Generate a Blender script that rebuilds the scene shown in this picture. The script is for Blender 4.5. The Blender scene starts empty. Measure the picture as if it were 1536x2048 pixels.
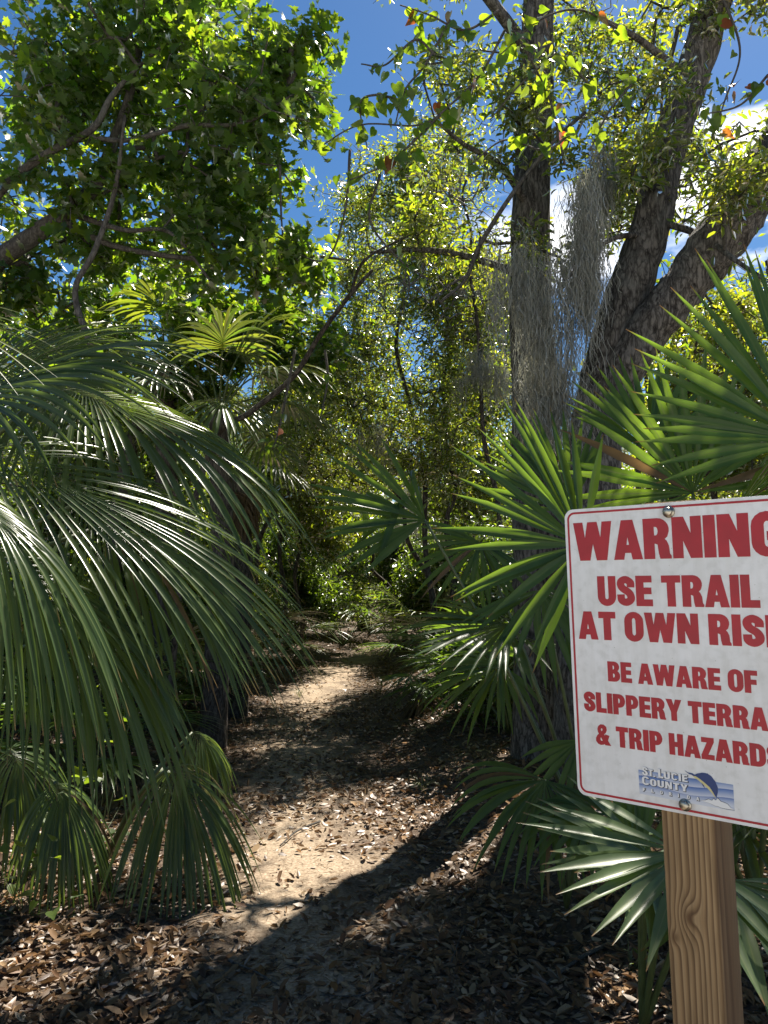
import bpy, math, numpy as np
from mathutils import Vector, Matrix

# ------------------------------------------------------------------ camera, sky, sun, exposure
SC = bpy.context.scene
COL = SC.collection
F = 1536.0
PITCH = math.radians(5.0)
CAMZ = 1.5
cam_d = bpy.data.cameras.new('camera')
cam = bpy.data.objects.new('camera', cam_d)
COL.objects.link(cam)
cam.location = (0, 0, CAMZ)
cam.rotation_euler = (math.radians(90) + PITCH, 0, 0)
cam_d.sensor_width = 36
cam_d.lens = 27.0
cam_d.clip_start = 0.02
cam_d.clip_end = 2000
SC.camera = cam

SUN_EL, SUN_AZ = math.radians(57), math.radians(30)     # azimuth clockwise from +Y
SUN_DIR = Vector((math.sin(SUN_AZ) * math.cos(SUN_EL), math.cos(SUN_AZ) * math.cos(SUN_EL), math.sin(SUN_EL)))
world = bpy.data.worlds.new('World')
SC.world = world
world.use_nodes = True
wn, wl = world.node_tree.nodes, world.node_tree.links
wn.clear()
sky = wn.new('ShaderNodeTexSky')
sky.sky_type = 'NISHITA'
sky.sun_disc = False
sky.sun_elevation = SUN_EL
sky.sun_rotation = SUN_AZ
sky.air_density = 1.0
sky.dust_density = 0.3
sky.ozone_density = 3.0
hsv = wn.new('ShaderNodeHueSaturation')
hsv.inputs['Saturation'].default_value = 1.28
hsv.inputs['Value'].default_value = 0.78
wl.new(sky.outputs[0], hsv.inputs['Color'])
tc = wn.new('ShaderNodeTexCoord')
mp = wn.new('ShaderNodeMapping')
mp.inputs['Location'].default_value = (0.35, 0.1, 0.42)
mp.inputs['Scale'].default_value = (1, 1, 2.0)
wl.new(tc.outputs['Generated'], mp.inputs['Vector'])
cn = wn.new('ShaderNodeTexNoise')
cn.inputs['Scale'].default_value = 2.6
cn.inputs['Detail'].default_value = 7
cn.inputs['Roughness'].default_value = 0.55
wl.new(mp.outputs[0], cn.inputs['Vector'])
cr = wn.new('ShaderNodeValToRGB')
cr.color_ramp.elements[0].position = 0.595
cr.color_ramp.elements[1].position = 0.70
wl.new(cn.outputs['Fac'], cr.inputs['Fac'])
cmix = wn.new('ShaderNodeMix')
cmix.data_type = 'RGBA'
cmix.inputs['B'].default_value = (15, 15, 15, 1)
wl.new(cr.outputs['Color'], cmix.inputs['Factor'])
wl.new(hsv.outputs[0], cmix.inputs['A'])
bg = wn.new('ShaderNodeBackground')
bg.inputs['Strength'].default_value = 0.05
wl.new(cmix.outputs['Result'], bg.inputs['Color'])
wo = wn.new('ShaderNodeOutputWorld')
wl.new(bg.outputs[0], wo.inputs[0])

sun_d = bpy.data.lights.new('sun', 'SUN')
sun_d.energy = 5.0
sun_d.angle = math.radians(0.53)
sun_d.color = (1.0, 0.93, 0.82)
sun = bpy.data.objects.new('sun', sun_d)
COL.objects.link(sun)
sun.location = (5, 8, 20)
sun.rotation_euler = SUN_DIR.to_track_quat('Z', 'Y').to_euler()

SC.view_settings.view_transform = 'Standard'
SC.view_settings.look = 'None'
SC.view_settings.gamma = 1.0
SC.view_settings.use_curve_mapping = False
SC.view_settings.exposure = 1.58
cy = SC.cycles
cy.max_bounces = 7
cy.diffuse_bounces = 4
cy.glossy_bounces = 2
cy.transmission_bounces = 5
cy.transparent_max_bounces = 4
cy.sample_clamp_indirect = 6.0
cy.caustics_reflective = False
cy.caustics_refractive = False

# ------------------------------------------------------------------ helpers
R = np.random.default_rng(11)
CP, SP = math.cos(PITCH), math.sin(PITCH)


def ray(u, v):
    a, b = (u - 768) / F, (1024 - v) / F
    return np.array([a, CP - b * SP, SP + b * CP])


def P(u, v, d):
    """the point d metres ahead of the camera (world Y) seen at photo pixel u, v"""
    r = ray(u, v)
    return np.array([0, 0, CAMZ]) + r * (d / r[1])


def G(u, v):
    """point of the level ground at a photo pixel"""
    r = ray(u, v)
    return np.array([0, 0, CAMZ]) + r * (-CAMZ / r[2])


def pix(p):
    p = np.atleast_2d(p)
    q = p - np.array([0, 0, CAMZ])
    dep = q[:, 1] * CP + q[:, 2] * SP
    up = q[:, 2] * CP - q[:, 1] * SP
    return 768 + F * q[:, 0] / dep, 1024 - F * up / dep, dep


def unit(a):
    a = np.asarray(a, float)
    return a / (np.linalg.norm(a, axis=-1, keepdims=True) + 1e-12)


def hash3(i, j, k):
    n = (i * 374761393 + j * 668265263 + k * 2147483647) & 0xffffffff
    n = ((n ^ (n >> 13)) * 1274126177) & 0xffffffff
    return ((n ^ (n >> 16)) & 0xffff) / 65535.0


def vnoise(p):
    p = np.asarray(p, float)
    i = np.floor(p).astype(np.int64)
    f = p - i
    f = f * f * (3 - 2 * f)
    r = 0
    for dx in (0, 1):
        for dy in (0, 1):
            for dz in (0, 1):
                w = (f[..., 0] if dx else 1 - f[..., 0]) * (f[..., 1] if dy else 1 - f[..., 1]) * (f[..., 2] if dz else 1 - f[..., 2])
                r = r + w * hash3(i[..., 0] + dx, i[..., 1] + dy, i[..., 2] + dz)
    return r * 2 - 1


def mesh(name, V, T, mat=None, attrs=None, smooth=True, quads=False):
    V = np.ascontiguousarray(V, dtype=np.float32)
    T = np.ascontiguousarray(T, dtype=np.int32)
    k = T.shape[1]
    me = bpy.data.meshes.new(name)
    me.vertices.add(len(V))
    me.vertices.foreach_set('co', V.ravel())
    me.loops.add(T.size)
    me.loops.foreach_set('vertex_index', T.ravel())
    me.polygons.add(len(T))
    me.polygons.foreach_set('loop_start', np.arange(0, T.size, k, dtype=np.int32))
    if smooth:
        me.polygons.foreach_set('use_smooth', np.ones(len(T), dtype=bool))
    for n, a in (attrs or {}).items():
        at = me.attributes.new(n, 'FLOAT', 'POINT')
        at.data.foreach_set('value', np.ascontiguousarray(a, dtype=np.float32))
    if mat:
        me.materials.append(mat)
    me.update(calc_edges=True)
    return me


def link(name, data, parent=None):
    o = bpy.data.objects.new(name, data)
    COL.objects.link(o)
    if parent:
        o.parent = parent
    return o


def tag(o, label=None, cat=None, group=None, kind=None):
    if label:
        o['label'] = label
    if cat:
        o['category'] = cat
    if group:
        o['group'] = group
    if kind:
        o['kind'] = kind
    return o


def thing(name, loc, label, cat, group=None):
    o = link(name, None)
    o.empty_display_size = 0.05
    o.location = tuple(float(c) for c in loc)
    return tag(o, label, cat, group)


def copy_tree(o, parent=None):
    c = o.copy()
    COL.objects.link(c)
    c.parent = parent
    for ch in list(o.children):
        copy_tree(ch, c)
    return c


def spline(pts, n):
    """Catmull-Rom through pts (m,k) -> (n,k)"""
    p = np.asarray(pts, float)
    m = len(p)
    pp = np.vstack([2 * p[0] - p[1], p, 2 * p[-1] - p[-2]])
    t = np.linspace(0, m - 1 - 1e-9, n)
    i = np.floor(t).astype(int)
    f = (t - i)[:, None]
    a, b, c, d = pp[i], pp[i + 1], pp[i + 2], pp[i + 3]
    return 0.5 * (2 * b + (c - a) * f + (2 * a - 5 * b + 4 * c - d) * f ** 2 + (3 * b - a - 3 * c + d) * f ** 3)


def tube(pts, rad, sides=8, bark=0.0, bscale=12.0, cap=True):
    pts = np.asarray(pts, float)
    rad = np.asarray(rad, float)
    n = len(pts)
    tg = unit(np.gradient(pts, axis=0))
    ref = np.array([1.0, 0.2, 0.1]) if abs(tg[0][0]) < 0.9 else np.array([0, 1.0, 0])
    V = []
    u = unit(ref - tg[0] * np.dot(ref, tg[0]))
    ang = np.linspace(0, 2 * np.pi, sides, endpoint=False)
    for i in range(n):
        u = unit(u - tg[i] * np.dot(u, tg[i]))
        w = np.cross(tg[i], u)
        V.append(pts[i] + rad[i] * (np.cos(ang)[:, None] * u + np.sin(ang)[:, None] * w))
    V = np.concatenate(V)
    if bark > 0:
        c = np.repeat(pts, sides, axis=0)
        rr = np.repeat(rad, sides)[:, None]
        d = (V - c) / rr
        q = np.column_stack([V[:, 0] * bscale, V[:, 1] * bscale, V[:, 2] * bscale * 0.28])
        nz = 1 - 2 * np.abs(vnoise(q)) + 0.5 * vnoise(q * 2.7 + 9) + 0.9 * vnoise(q * 0.23 + 4)
        V = V + d * rr * (bark * nz)[:, None]
    T = []
    for i in range(n - 1):
        a = i * sides + np.arange(sides)
        b = i * sides + (np.arange(sides) + 1) % sides
        T.append(np.column_stack([a, b, b + sides]))
        T.append(np.column_stack([a, b + sides, a + sides]))
    if cap:
        V = np.vstack([V, pts[:1], pts[-1:]])
        k = np.arange(sides)
        T.append(np.column_stack([np.full(sides, n * sides), (k + 1) % sides, k]))
        T.append(np.column_stack([np.full(sides, n * sides + 1), (n - 1) * sides + k, (n - 1) * sides + (k + 1) % sides]))
    return V, np.concatenate(T)


def join(parts):
    Vs, Ts, o = [], [], 0
    for V, T in parts:
        Vs.append(V)
        Ts.append(T + o)
        o += len(V)
    return np.concatenate(Vs), np.concatenate(Ts)


def sticks(A, B, ra, rb, sides=4):
    """thin prisms for many edges at once"""
    A, B = np.asarray(A), np.asarray(B)
    d = unit(B - A)
    ref = np.where(np.abs(d[:, 2:3]) < 0.9, np.array([[0, 0, 1.0]]), np.array([[1.0, 0, 0]]))
    u = unit(np.cross(d, ref))
    w = np.cross(d, u)
    n = len(A)
    ang = np.linspace(0, 2 * np.pi, sides, endpoint=False)
    ring = np.cos(ang)[None, :, None] * u[:, None, :] + np.sin(ang)[None, :, None] * w[:, None, :]
    V0 = A[:, None, :] + ring * np.asarray(ra)[:, None, None]
    V1 = (B + d * np.asarray(rb)[:, None] * 0.7)[:, None, :] + ring * np.asarray(rb)[:, None, None]
    V = np.concatenate([V0, V1], axis=1).reshape(-1, 3)
    T = []
    base = np.arange(n) * 2 * sides
    for k in range(sides):
        k2 = (k + 1) % sides
        T.append(np.column_stack([base + k, base + k2, base + sides + k2]))
        T.append(np.column_stack([base + k, base + sides + k2, base + sides + k]))
    return V, np.concatenate(T)


# ------------------------------------------------------------------ materials
def nmat(name):
    m = bpy.data.materials.new(name)
    m.use_nodes = True
    n, l = m.node_tree.nodes, m.node_tree.links
    n.clear()
    out = n.new('ShaderNodeOutputMaterial')
    return m, n, l, out


def ramp(n, stops):
    r = n.new('ShaderNodeValToRGB')
    e = r.color_ramp.elements
    while len(e) < len(stops):
        e.new(0.5)
    for i, (p, c) in enumerate(stops):
        e[i].position = p
        e[i].color = tuple(c) + (1,)
    return r


def math_node(n, l, op, a, b=None, c=None):
    m = n.new('ShaderNodeMath')
    m.operation = op
    for i, x in enumerate((a, b, c)):
        if x is None:
            continue
        if isinstance(x, (int, float)):
            m.inputs[i].default_value = x
        else:
            l.new(x, m.inputs[i])
    return m.outputs[0]


def mixc(n, l, f, a, b, mode='MIX'):
    m = n.new('ShaderNodeMix')
    m.data_type = 'RGBA'
    m.blend_type = mode
    for nm, x in (('Factor', f), ('A', a), ('B', b)):
        s = m.inputs[nm] if nm == 'Factor' else [q for q in m.inputs if q.name == nm and q.type == 'RGBA'][0]
        if isinstance(x, (int, float)):
            s.default_value = x
        elif isinstance(x, tuple):
            s.default_value = x + (1,) if len(x) == 3 else x
        else:
            l.new(x, s)
    return [q for q in m.outputs if q.type == 'RGBA'][0]


def leaf_mat(name, cols, trans, tfac=0.45, rough=0.4, gloss=0.5, rib=None, tip=None, mottle=0.25):
    """thin leaf: diffuse + translucent + a waxy sheen; cols and trans are ramps over a per-leaf number"""
    m, n, l, out = nmat(name)
    at = n.new('ShaderNodeAttribute')
    at.attribute_name = 'rnd'
    oi = n.new('ShaderNodeObjectInfo')
    v = math_node(n, l, 'FRACT', math_node(n, l, 'ADD', at.outputs['Fac'], oi.outputs['Random']))
    k = len(cols)
    r1 = ramp(n, [(i / max(1, k - 1), c) for i, c in enumerate(cols)])
    r2 = ramp(n, [(i / max(1, len(trans) - 1), c) for i, c in enumerate(trans)])
    l.new(v, r1.inputs[0])
    l.new(v, r2.inputs[0])
    c1, c2 = r1.outputs[0], r2.outputs[0]
    if mottle:
        tcn = n.new('ShaderNodeTexCoord')
        nz = n.new('ShaderNodeTexNoise')
        nz.inputs['Scale'].default_value = 14
        nz.inputs['Detail'].default_value = 3
        l.new(tcn.outputs['Object'], nz.inputs['Vector'])
        f = math_node(n, l, 'MULTIPLY_ADD', nz.outputs['Fac'], 2 * mottle, 1 - mottle)
        comb = n.new('ShaderNodeCombineColor')
        for i in range(3):
            l.new(f, comb.inputs[i])
        c1 = mixc(n, l, 1.0, c1, comb.outputs[0], 'MULTIPLY')
        c2 = mixc(n, l, 1.0, c2, comb.outputs[0], 'MULTIPLY')
    if rib:
        a2 = n.new('ShaderNodeAttribute')
        a2.attribute_name = 'mid'
        rr = ramp(n, [(0.86, (0, 0, 0)), (0.97, (1, 1, 1))])
        l.new(a2.outputs['Fac'], rr.inputs[0])
        c1 = mixc(n, l, rr.outputs[0], c1, rib)
        c2 = mixc(n, l, rr.outputs[0], c2, rib)
    if tip:
        a3 = n.new('ShaderNodeAttribute')
        a3.attribute_name = 'along'
        rr = ramp(n, [(0.93, (0, 0, 0)), (0.985, (1, 1, 1))])
        l.new(a3.outputs['Fac'], rr.inputs[0])
        c1 = mixc(n, l, rr.outputs[0], c1, tip)
        c2 = mixc(n, l, rr.outputs[0], c2, tip)
    d = n.new('ShaderNodeBsdfDiffuse')
    t = n.new('ShaderNodeBsdfTranslucent')
    l.new(c1, d.inputs['Color'])
    l.new(c2, t.inputs['Color'])
    mx = n.new('ShaderNodeMixShader')
    mx.inputs[0].default_value = tfac
    l.new(d.outputs[0], mx.inputs[1])
    l.new(t.outputs[0], mx.inputs[2])
    g = n.new('ShaderNodeBsdfGlossy')
    g.inputs['Roughness'].default_value = rough
    g.inputs['Color'].default_value = (0.95, 0.95, 0.95, 1)
    fr = n.new('ShaderNodeFresnel')
    fr.inputs['IOR'].default_value = 1.45
    ff = math_node(n, l, 'MULTIPLY', fr.outputs[0], gloss)
    m2 = n.new('ShaderNodeMixShader')
    l.new(ff, m2.inputs[0])
    l.new(mx.outputs[0], m2.inputs[1])
    l.new(g.outputs[0], m2.inputs[2])
    l.new(m2.outputs[0], out.inputs[0])
    return m


def bark_mat(name, c_lo, c_hi, scale=30.0, lichen=None, bump=0.6):
    m, n, l, out = nmat(name)
    tcn = n.new('ShaderNodeTexCoord')
    mpn = n.new('ShaderNodeMapping')
    mpn.inputs['Scale'].default_value = (1, 1, 0.3)
    l.new(tcn.outputs['Object'], mpn.inputs[0])
    vo = n.new('ShaderNodeTexVoronoi')
    vo.feature = 'DISTANCE_TO_EDGE'
    vo.inputs['Scale'].default_value = scale
    nz = n.new('ShaderNodeTexNoise')
    nz.inputs['Scale'].default_value = scale * 0.6
    nz.inputs['Detail'].default_value = 6
    nz.inputs['Distortion'].default_value = 0.6
    l.new(mpn.outputs[0], nz.inputs['Vector'])
    vadd = n.new('ShaderNodeVectorMath')
    vadd.operation = 'MULTIPLY_ADD'
    vadd.inputs[1].default_value = (0.16, 0.16, 0.16)
    l.new(nz.outputs['Color'], vadd.inputs[0])
    l.new(mpn.outputs[0], vadd.inputs[2])
    l.new(vadd.outputs[0], vo.inputs['Vector'])
    crack = ramp(n, [(0.0, (.35, .35, .35)), (0.2, (1, 1, 1))])
    l.new(vo.outputs['Distance'], crack.inputs[0])
    fib = n.new('ShaderNodeTexNoise')
    fib.inputs['Scale'].default_value = scale * 1.7
    fib.inputs['Detail'].default_value = 8
    fib.inputs['Roughness'].default_value = .7
    l.new(mpn.outputs[0], fib.inputs['Vector'])
    frp = ramp(n, [(.36, (0, 0, 0)), (.66, (1, 1, 1))])
    l.new(fib.outputs['Fac'], frp.inputs[0])
    fac = math_node(n, l, 'MULTIPLY', crack.outputs[0], math_node(n, l, 'MULTIPLY_ADD', frp.outputs[0], .6, math_node(n, l, 'MULTIPLY', nz.outputs['Fac'], .4)))
    cr2 = ramp(n, [(0.08, c_lo), (0.62, c_hi)])
    l.new(fac, cr2.inputs[0])
    col = cr2.outputs[0]
    if lichen:
        n2 = n.new('ShaderNodeTexNoise')
        n2.inputs['Scale'].default_value = 7
        n2.inputs['Detail'].default_value = 5
        l.new(tcn.outputs['Object'], n2.inputs['Vector'])
        lr = ramp(n, [(0.55, (0, 0, 0)), (0.68, (1, 1, 1))])
        l.new(n2.outputs['Fac'], lr.inputs[0])
        col = mixc(n, l, math_node(n, l, 'MULTIPLY', lr.outputs[0], 0.28), col, lichen)
    b = n.new('ShaderNodeBsdfPrincipled')
    b.inputs['Roughness'].default_value = 0.9
    b.inputs['Specular IOR Level'].default_value = 0.2
    l.new(col, b.inputs['Base Color'])
    bp = n.new('ShaderNodeBump')
    bp.inputs['Strength'].default_value = bump
    bp.inputs['Distance'].default_value = 0.02
    l.new(fac, bp.inputs['Height'])
    l.new(bp.outputs[0], b.inputs['Normal'])
    l.new(b.outputs[0], out.inputs[0])
    return m


def plain_mat(name, col, rough=0.6, metal=0.0, spec=0.5, noise=None):
    m, n, l, out = nmat(name)
    b = n.new('ShaderNodeBsdfPrincipled')
    b.inputs['Roughness'].default_value = rough
    b.inputs['Metallic'].default_value = metal
    b.inputs['Specular IOR Level'].default_value = spec
    if noise:
        tcn = n.new('ShaderNodeTexCoord')
        nz = n.new('ShaderNodeTexNoise')
        nz.inputs['Scale'].default_value = noise[0]
        nz.inputs['Detail'].default_value = 6
        l.new(tcn.outputs['Object'], nz.inputs['Vector'])
        r = ramp(n, [(0.3, tuple(c * noise[1] for c in col)), (0.7, col)])
        l.new(nz.outputs['Fac'], r.inputs[0])
        l.new(r.outputs[0], b.inputs['Base Color'])
    else:
        b.inputs['Base Color'].default_value = tuple(col) + (1,)
    l.new(b.outputs[0], out.inputs[0])
    return m


M = {}
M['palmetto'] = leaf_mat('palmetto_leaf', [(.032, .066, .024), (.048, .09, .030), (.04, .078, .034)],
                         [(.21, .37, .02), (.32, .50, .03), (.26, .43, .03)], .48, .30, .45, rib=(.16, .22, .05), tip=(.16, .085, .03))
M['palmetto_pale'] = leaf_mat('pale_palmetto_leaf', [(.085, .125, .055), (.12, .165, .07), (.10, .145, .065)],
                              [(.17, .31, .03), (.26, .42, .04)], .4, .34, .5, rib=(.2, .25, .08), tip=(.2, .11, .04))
M['sabal'] = leaf_mat('sabal_leaf', [(.028, .05, .02), (.046, .074, .027), (.044, .07, .034), (.062, .088, .03)],
                      [(.20, .31, .03), (.30, .42, .05), (.24, .36, .04)], .40, .25, .48, rib=(.17, .2, .07), tip=(.2, .13, .05))
M['palm_far'] = leaf_mat('far_palm_leaf', [(.05, .09, .03), (.09, .13, .035), (.07, .11, .04)],
                         [(.18, .30, .02), (.34, .38, .03), (.24, .34, .03)], .45, .36, .7)
M['palm_yellow'] = leaf_mat('yellow_palm_leaf', [(.08, .11, .02), (.11, .13, .02)], [(.30, .42, .02), (.40, .46, .03)], .5, .4, .6)
M['palm_dead'] = leaf_mat('dead_palm_leaf', [(.11, .075, .04), (.17, .12, .07), (.08, .055, .035)], [(.2, .12, .04), (.3, .18, .06)], .3, .6, .25)
M['petiole'] = plain_mat('petiole', (.09, .12, .04), .45, noise=(20, .6))
M['maple'] = leaf_mat('maple_leaf', [(.028, .058, .014), (.05, .088, .02), (.036, .07, .016)],
                      [(.22, .42, .012), (.52, .66, .022), (.28, .50, .016), (.17, .34, .012)], .52, .34, .5)
M['oak'] = leaf_mat('oak_leaf', [(.028, .050, .014), (.05, .08, .018), (.075, .085, .02)],
                    [(.28, .46, .014), (.52, .62, .02), (.58, .56, .03)], .52, .32, .7)
M['oak_dark'] = leaf_mat('dark_oak_leaf', [(.022, .045, .014), (.035, .065, .018), (.045, .07, .018)],
                         [(.22, .38, .014), (.36, .50, .015)], .5, .32, .7)
M['dry_oak'] = leaf_mat('dry_brown_leaf', [(.10, .055, .03), (.16, .10, .05), (.07, .04, .025)], [(.25, .1, .03), (.35, .18, .04)], .4, .5, .4)
M['vine'] = leaf_mat('vine_leaf', [(.035, .075, .018), (.055, .10, .025), (.05, .09, .022)],
                     [(.30, .50, .015), (.48, .62, .02), (.38, .56, .02)], .54, .36, .5)
M['vine_red'] = leaf_mat('vine_leaf_autumn', [(.22, .06, .02), (.16, .07, .03)], [(.6, .12, .02), (.5, .2, .03)], .5, .4, .5)
M['litter'] = leaf_mat('leaf_litter', [(.13, .075, .038), (.20, .125, .065), (.09, .052, .032), (.27, .19, .11), (.17, .085, .032), (.07, .045, .033), (.17, .12, .075)],
                       [(.2, .1, .04), (.25, .15, .06)], .15, .6, .12)
M['twig'] = bark_mat('twig_bark', (.035, .03, .026), (.12, .11, .096), 60, bump=.2)
M['twig_grey'] = bark_mat('grey_twig_bark', (.10, .092, .08), (.30, .28, .25), 60, bump=.2)
M['bark'] = bark_mat('oak_bark', (.014, .011, .009), (.19, .172, .15), 22, lichen=(.2, .205, .185))
M['bark_dark'] = bark_mat('dark_bark', (.018, .014, .012), (.13, .11, .095), 22)
M['bark_pale'] = bark_mat('maple_bark', (.035, .03, .026), (.13, .118, .10), 34, lichen=(.17, .175, .155), bump=.3)
M['moss'] = leaf_mat('spanish_moss', [(.22, .22, .19), (.36, .36, .31), (.28, .275, .235)], [(.26, .26, .2), (.32, .32, .24)], .35, .7, .2, mottle=0)
M['grass'] = leaf_mat('grass_blade', [(.05, .08, .02), (.12, .12, .05)], [(.2, .3, .03), (.3, .3, .08)], .45, .4, .5)


# ------------------------------------------------------------------ ground and trail
TRAIL = np.array([[0, -.25], [2.5, -.32], [4, -.42], [6, -.68], [8, -.85], [10, -.9], [12, -.82], [14, -.66], [16, -.35], [18, .3], [22, 2.2], [30, 6.0]])


def trail_x(y):
    return np.interp(y, TRAIL[:, 0], TRAIL[:, 1])


def trail_w(y):
    return np.interp(y, [0, 3, 6, 9, 14, 18], [1.0, .95, .85, .9, .75, .7])


def off(x, y):
    return (x - trail_x(y)) / trail_w(y)


def gh(x, y):
    x, y = np.asarray(x, float), np.asarray(y, float)
    o = off(x, y)
    bank = 0.20 * np.clip((o - .75) / .9, 0, 1) ** 1.5 + 0.10 * np.clip((-o - .9) / 1.2, 0, 1)
    near = np.clip((y - 1.2) / 1.5, 0, 1)
    z = np.zeros(x.shape + (3,))
    z[..., 0], z[..., 1] = x, y
    r = bank * near + .03 * vnoise(z * 1.1 + 5) + .014 * vnoise(z * 4.3) + .006 * vnoise(z * 11)
    return r + .25 * np.clip((np.hypot(x, y - 8) - 22) / 30, 0, 1) * vnoise(z * .08)


def onground(p):
    p = np.array(p, float)
    p[2] = float(gh(p[0], p[1]))
    return p


gx = np.concatenate([-np.geomspace(400, 7, 22)[:-1], np.arange(-7, 7.001, .07), np.geomspace(7, 400, 22)[1:]])
gy = np.concatenate([-np.geomspace(300, 3, 16)[:-1], np.arange(-3, 1, .4), np.arange(1, 9, .06), np.arange(9, 24, .12), np.geomspace(24, 500, 24)])
XX, YY = np.meshgrid(gx, gy)
ZZ = gh(XX, YY)
nx, ny = len(gx), len(gy)
ii = (np.arange(ny - 1)[:, None] * nx + np.arange(nx - 1)[None, :]).ravel()
gm, n, l, out = nmat('forest_floor')
tcn = n.new('ShaderNodeTexCoord')
aw = n.new('ShaderNodeAttribute')
aw.attribute_name = 'sand'
n1 = n.new('ShaderNodeTexNoise')
n1.inputs['Scale'].default_value = 2.2
n1.inputs['Detail'].default_value = 8
n1.inputs['Roughness'].default_value = .65
n2 = n.new('ShaderNodeTexNoise')
n2.inputs['Scale'].default_value = 70
n2.inputs['Detail'].default_value = 5
n3 = n.new('ShaderNodeTexNoise')
n3.inputs['Scale'].default_value = 260
for q in (n1, n2, n3):
    l.new(tcn.outputs['Object'], q.inputs['Vector'])
sf = math_node(n, l, 'ADD', aw.outputs['Fac'], math_node(n, l, 'MULTIPLY_ADD', n1.outputs['Fac'], 1.5, -.75))
sr = ramp(n, [(.3, (0, 0, 0)), (.75, (1, 1, 1))])
l.new(sf, sr.inputs[0])
sand = ramp(n, [(.25, (.14, .10, .065)), (.5, (.26, .20, .14)), (.78, (.38, .315, .235))])
l.new(n2.outputs['Fac'], sand.inputs[0])
soil = ramp(n, [(.3, (.045, .033, .025)), (.55, (.085, .062, .045)), (.8, (.15, .115, .085))])
l.new(n2.outputs['Fac'], soil.inputs[0])
gc = mixc(n, l, sr.outputs[0], soil.outputs[0], sand.outputs[0])
ash = n.new('ShaderNodeAttribute')
ash.attribute_name = 'bounce_ground'
gc = mixc(n, l, ash.outputs['Fac'], gc, (.42, .41, .39))
b = n.new('ShaderNodeBsdfPrincipled')
b.inputs['Roughness'].default_value = .95
b.inputs['Specular IOR Level'].default_value = .15
l.new(gc, b.inputs['Base Color'])
bp = n.new('ShaderNodeBump')
bp.inputs['Strength'].default_value = .5
bp.inputs['Distance'].default_value = .012
l.new(math_node(n, l, 'ADD', n2.outputs['Fac'], math_node(n, l, 'MULTIPLY', n3.outputs['Fac'], .4)), bp.inputs['Height'])
l.new(bp.outputs[0], b.inputs['Normal'])
l.new(b.outputs[0], out.inputs[0])
oo = np.abs(off(XX, YY)).ravel()
sandw = np.clip(.80 - oo * .72, 0, 1)
# unseen pale ground added behind the camera to bounce light onto the sign
bounce_ground = np.clip((.3 - YY.ravel()) / 1.2, 0, 1) * (YY.ravel() > -40)
gme = mesh('ground', np.column_stack([XX.ravel(), YY.ravel(), ZZ.ravel()]), np.column_stack([ii, ii + 1, ii + nx + 1, ii + nx]), gm, {'sand': sandw, 'bounce_ground': bounce_ground})
tag(link('ground', gme), 'sandy forest floor with a trodden trail winding ahead', kind='structure')


# ------------------------------------------------------------------ leaf templates (x along the leaf, z its upper face), about unit length
def fan(outline, fold=0.0, curl=0.0):
    o = np.array(outline, float)
    V = np.vstack([[[.42, 0]], o])
    z = fold * np.abs(V[:, 1]) - curl * V[:, 0] ** 2
    V = np.column_stack([V, z])
    k = len(o)
    T = np.column_stack([np.zeros(k, int), 1 + np.arange(k), 1 + (np.arange(k) + 1) % k])
    return V, T


def mirror(half):
    h = np.array(half, float)
    return np.vstack([h, (h * [1, -1])[::-1][1:-1] if abs(h[0][1]) < 1e-6 else (h * [1, -1])[::-1]])


MAPLE = fan(mirror([(0, 0), (.06, -.22), (-.02, -.42), (.24, -.34), (.34, -.62), (.48, -.40), (.62, -.42), (.55, -.2), (.78, -.2), (1, 0)]), .22, .15)
OAK = (np.array([[0, 0, 0], [.35, -.17, .05], [.75, -.15, .03], [1, 0, -.1], [.75, .15, .03], [.35, .17, .05], [.5, 0, -.02]], float),
       np.array([[0, 1, 6], [1, 2, 6], [2, 3, 6], [3, 4, 6], [4, 5, 6], [5, 0, 6]]))
FAR = (np.array([[0, 0, 0], [.5, -.27, .06], [1, 0, -.06], [.5, .27, .06]], float), np.array([[0, 1, 2], [0, 2, 3]]))
HEART = fan(mirror([(.04, 0), (-.06, -.16), (0, -.32), (.2, -.40), (.45, -.33), (.72, -.15), (1, 0)]), .25, .2)
DRY = (np.array([[0, 0, 0], [.3, -.19, .10], [.7, -.17, .12], [1, 0, .08], [.7, .17, .14], [.3, .19, .09], [.5, 0, .0]], float),
       np.array([[0, 1, 6], [1, 2, 6], [2, 3, 6], [3, 4, 6], [4, 5, 6], [5, 0, 6]]))


def leaf_frames(n, heading, up, tilt, rng):
    """rotation matrices (n,3,3): columns along, side, normal"""
    nrm = unit(np.asarray(up) + tilt * rng.normal(size=(n, 3)))
    a = unit(heading - nrm * np.sum(heading * nrm, 1, keepdims=True))
    s = np.cross(nrm, a)
    return np.stack([a, s, nrm], axis=2)


def scatter(tmpl, pos, rot, scale, rnd):
    V, T = tmpl
    n, k = len(pos), len(V)
    W = np.einsum('nij,kj->nki', rot, V) * np.asarray(scale)[:, None, None] + pos[:, None, :]
    TT = (T[None] + (np.arange(n) * k)[:, None, None]).reshape(-1, 3)
    return W.reshape(-1, 3), TT, {'rnd': np.repeat(rnd, k)}


def leaf_objects(name, tmpl_me, pos, rot, scale, parent, base, mats=None):
    for i in range(len(pos)):
        o = link(name, tmpl_me if mats is None else mats[i], parent)
        m3 = np.eye(4)
        m3[:3, :3] = rot[i] * scale[i]
        m3[:3, 3] = pos[i] - base
        o.matrix_basis = Matrix(m3.tolist())


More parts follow.
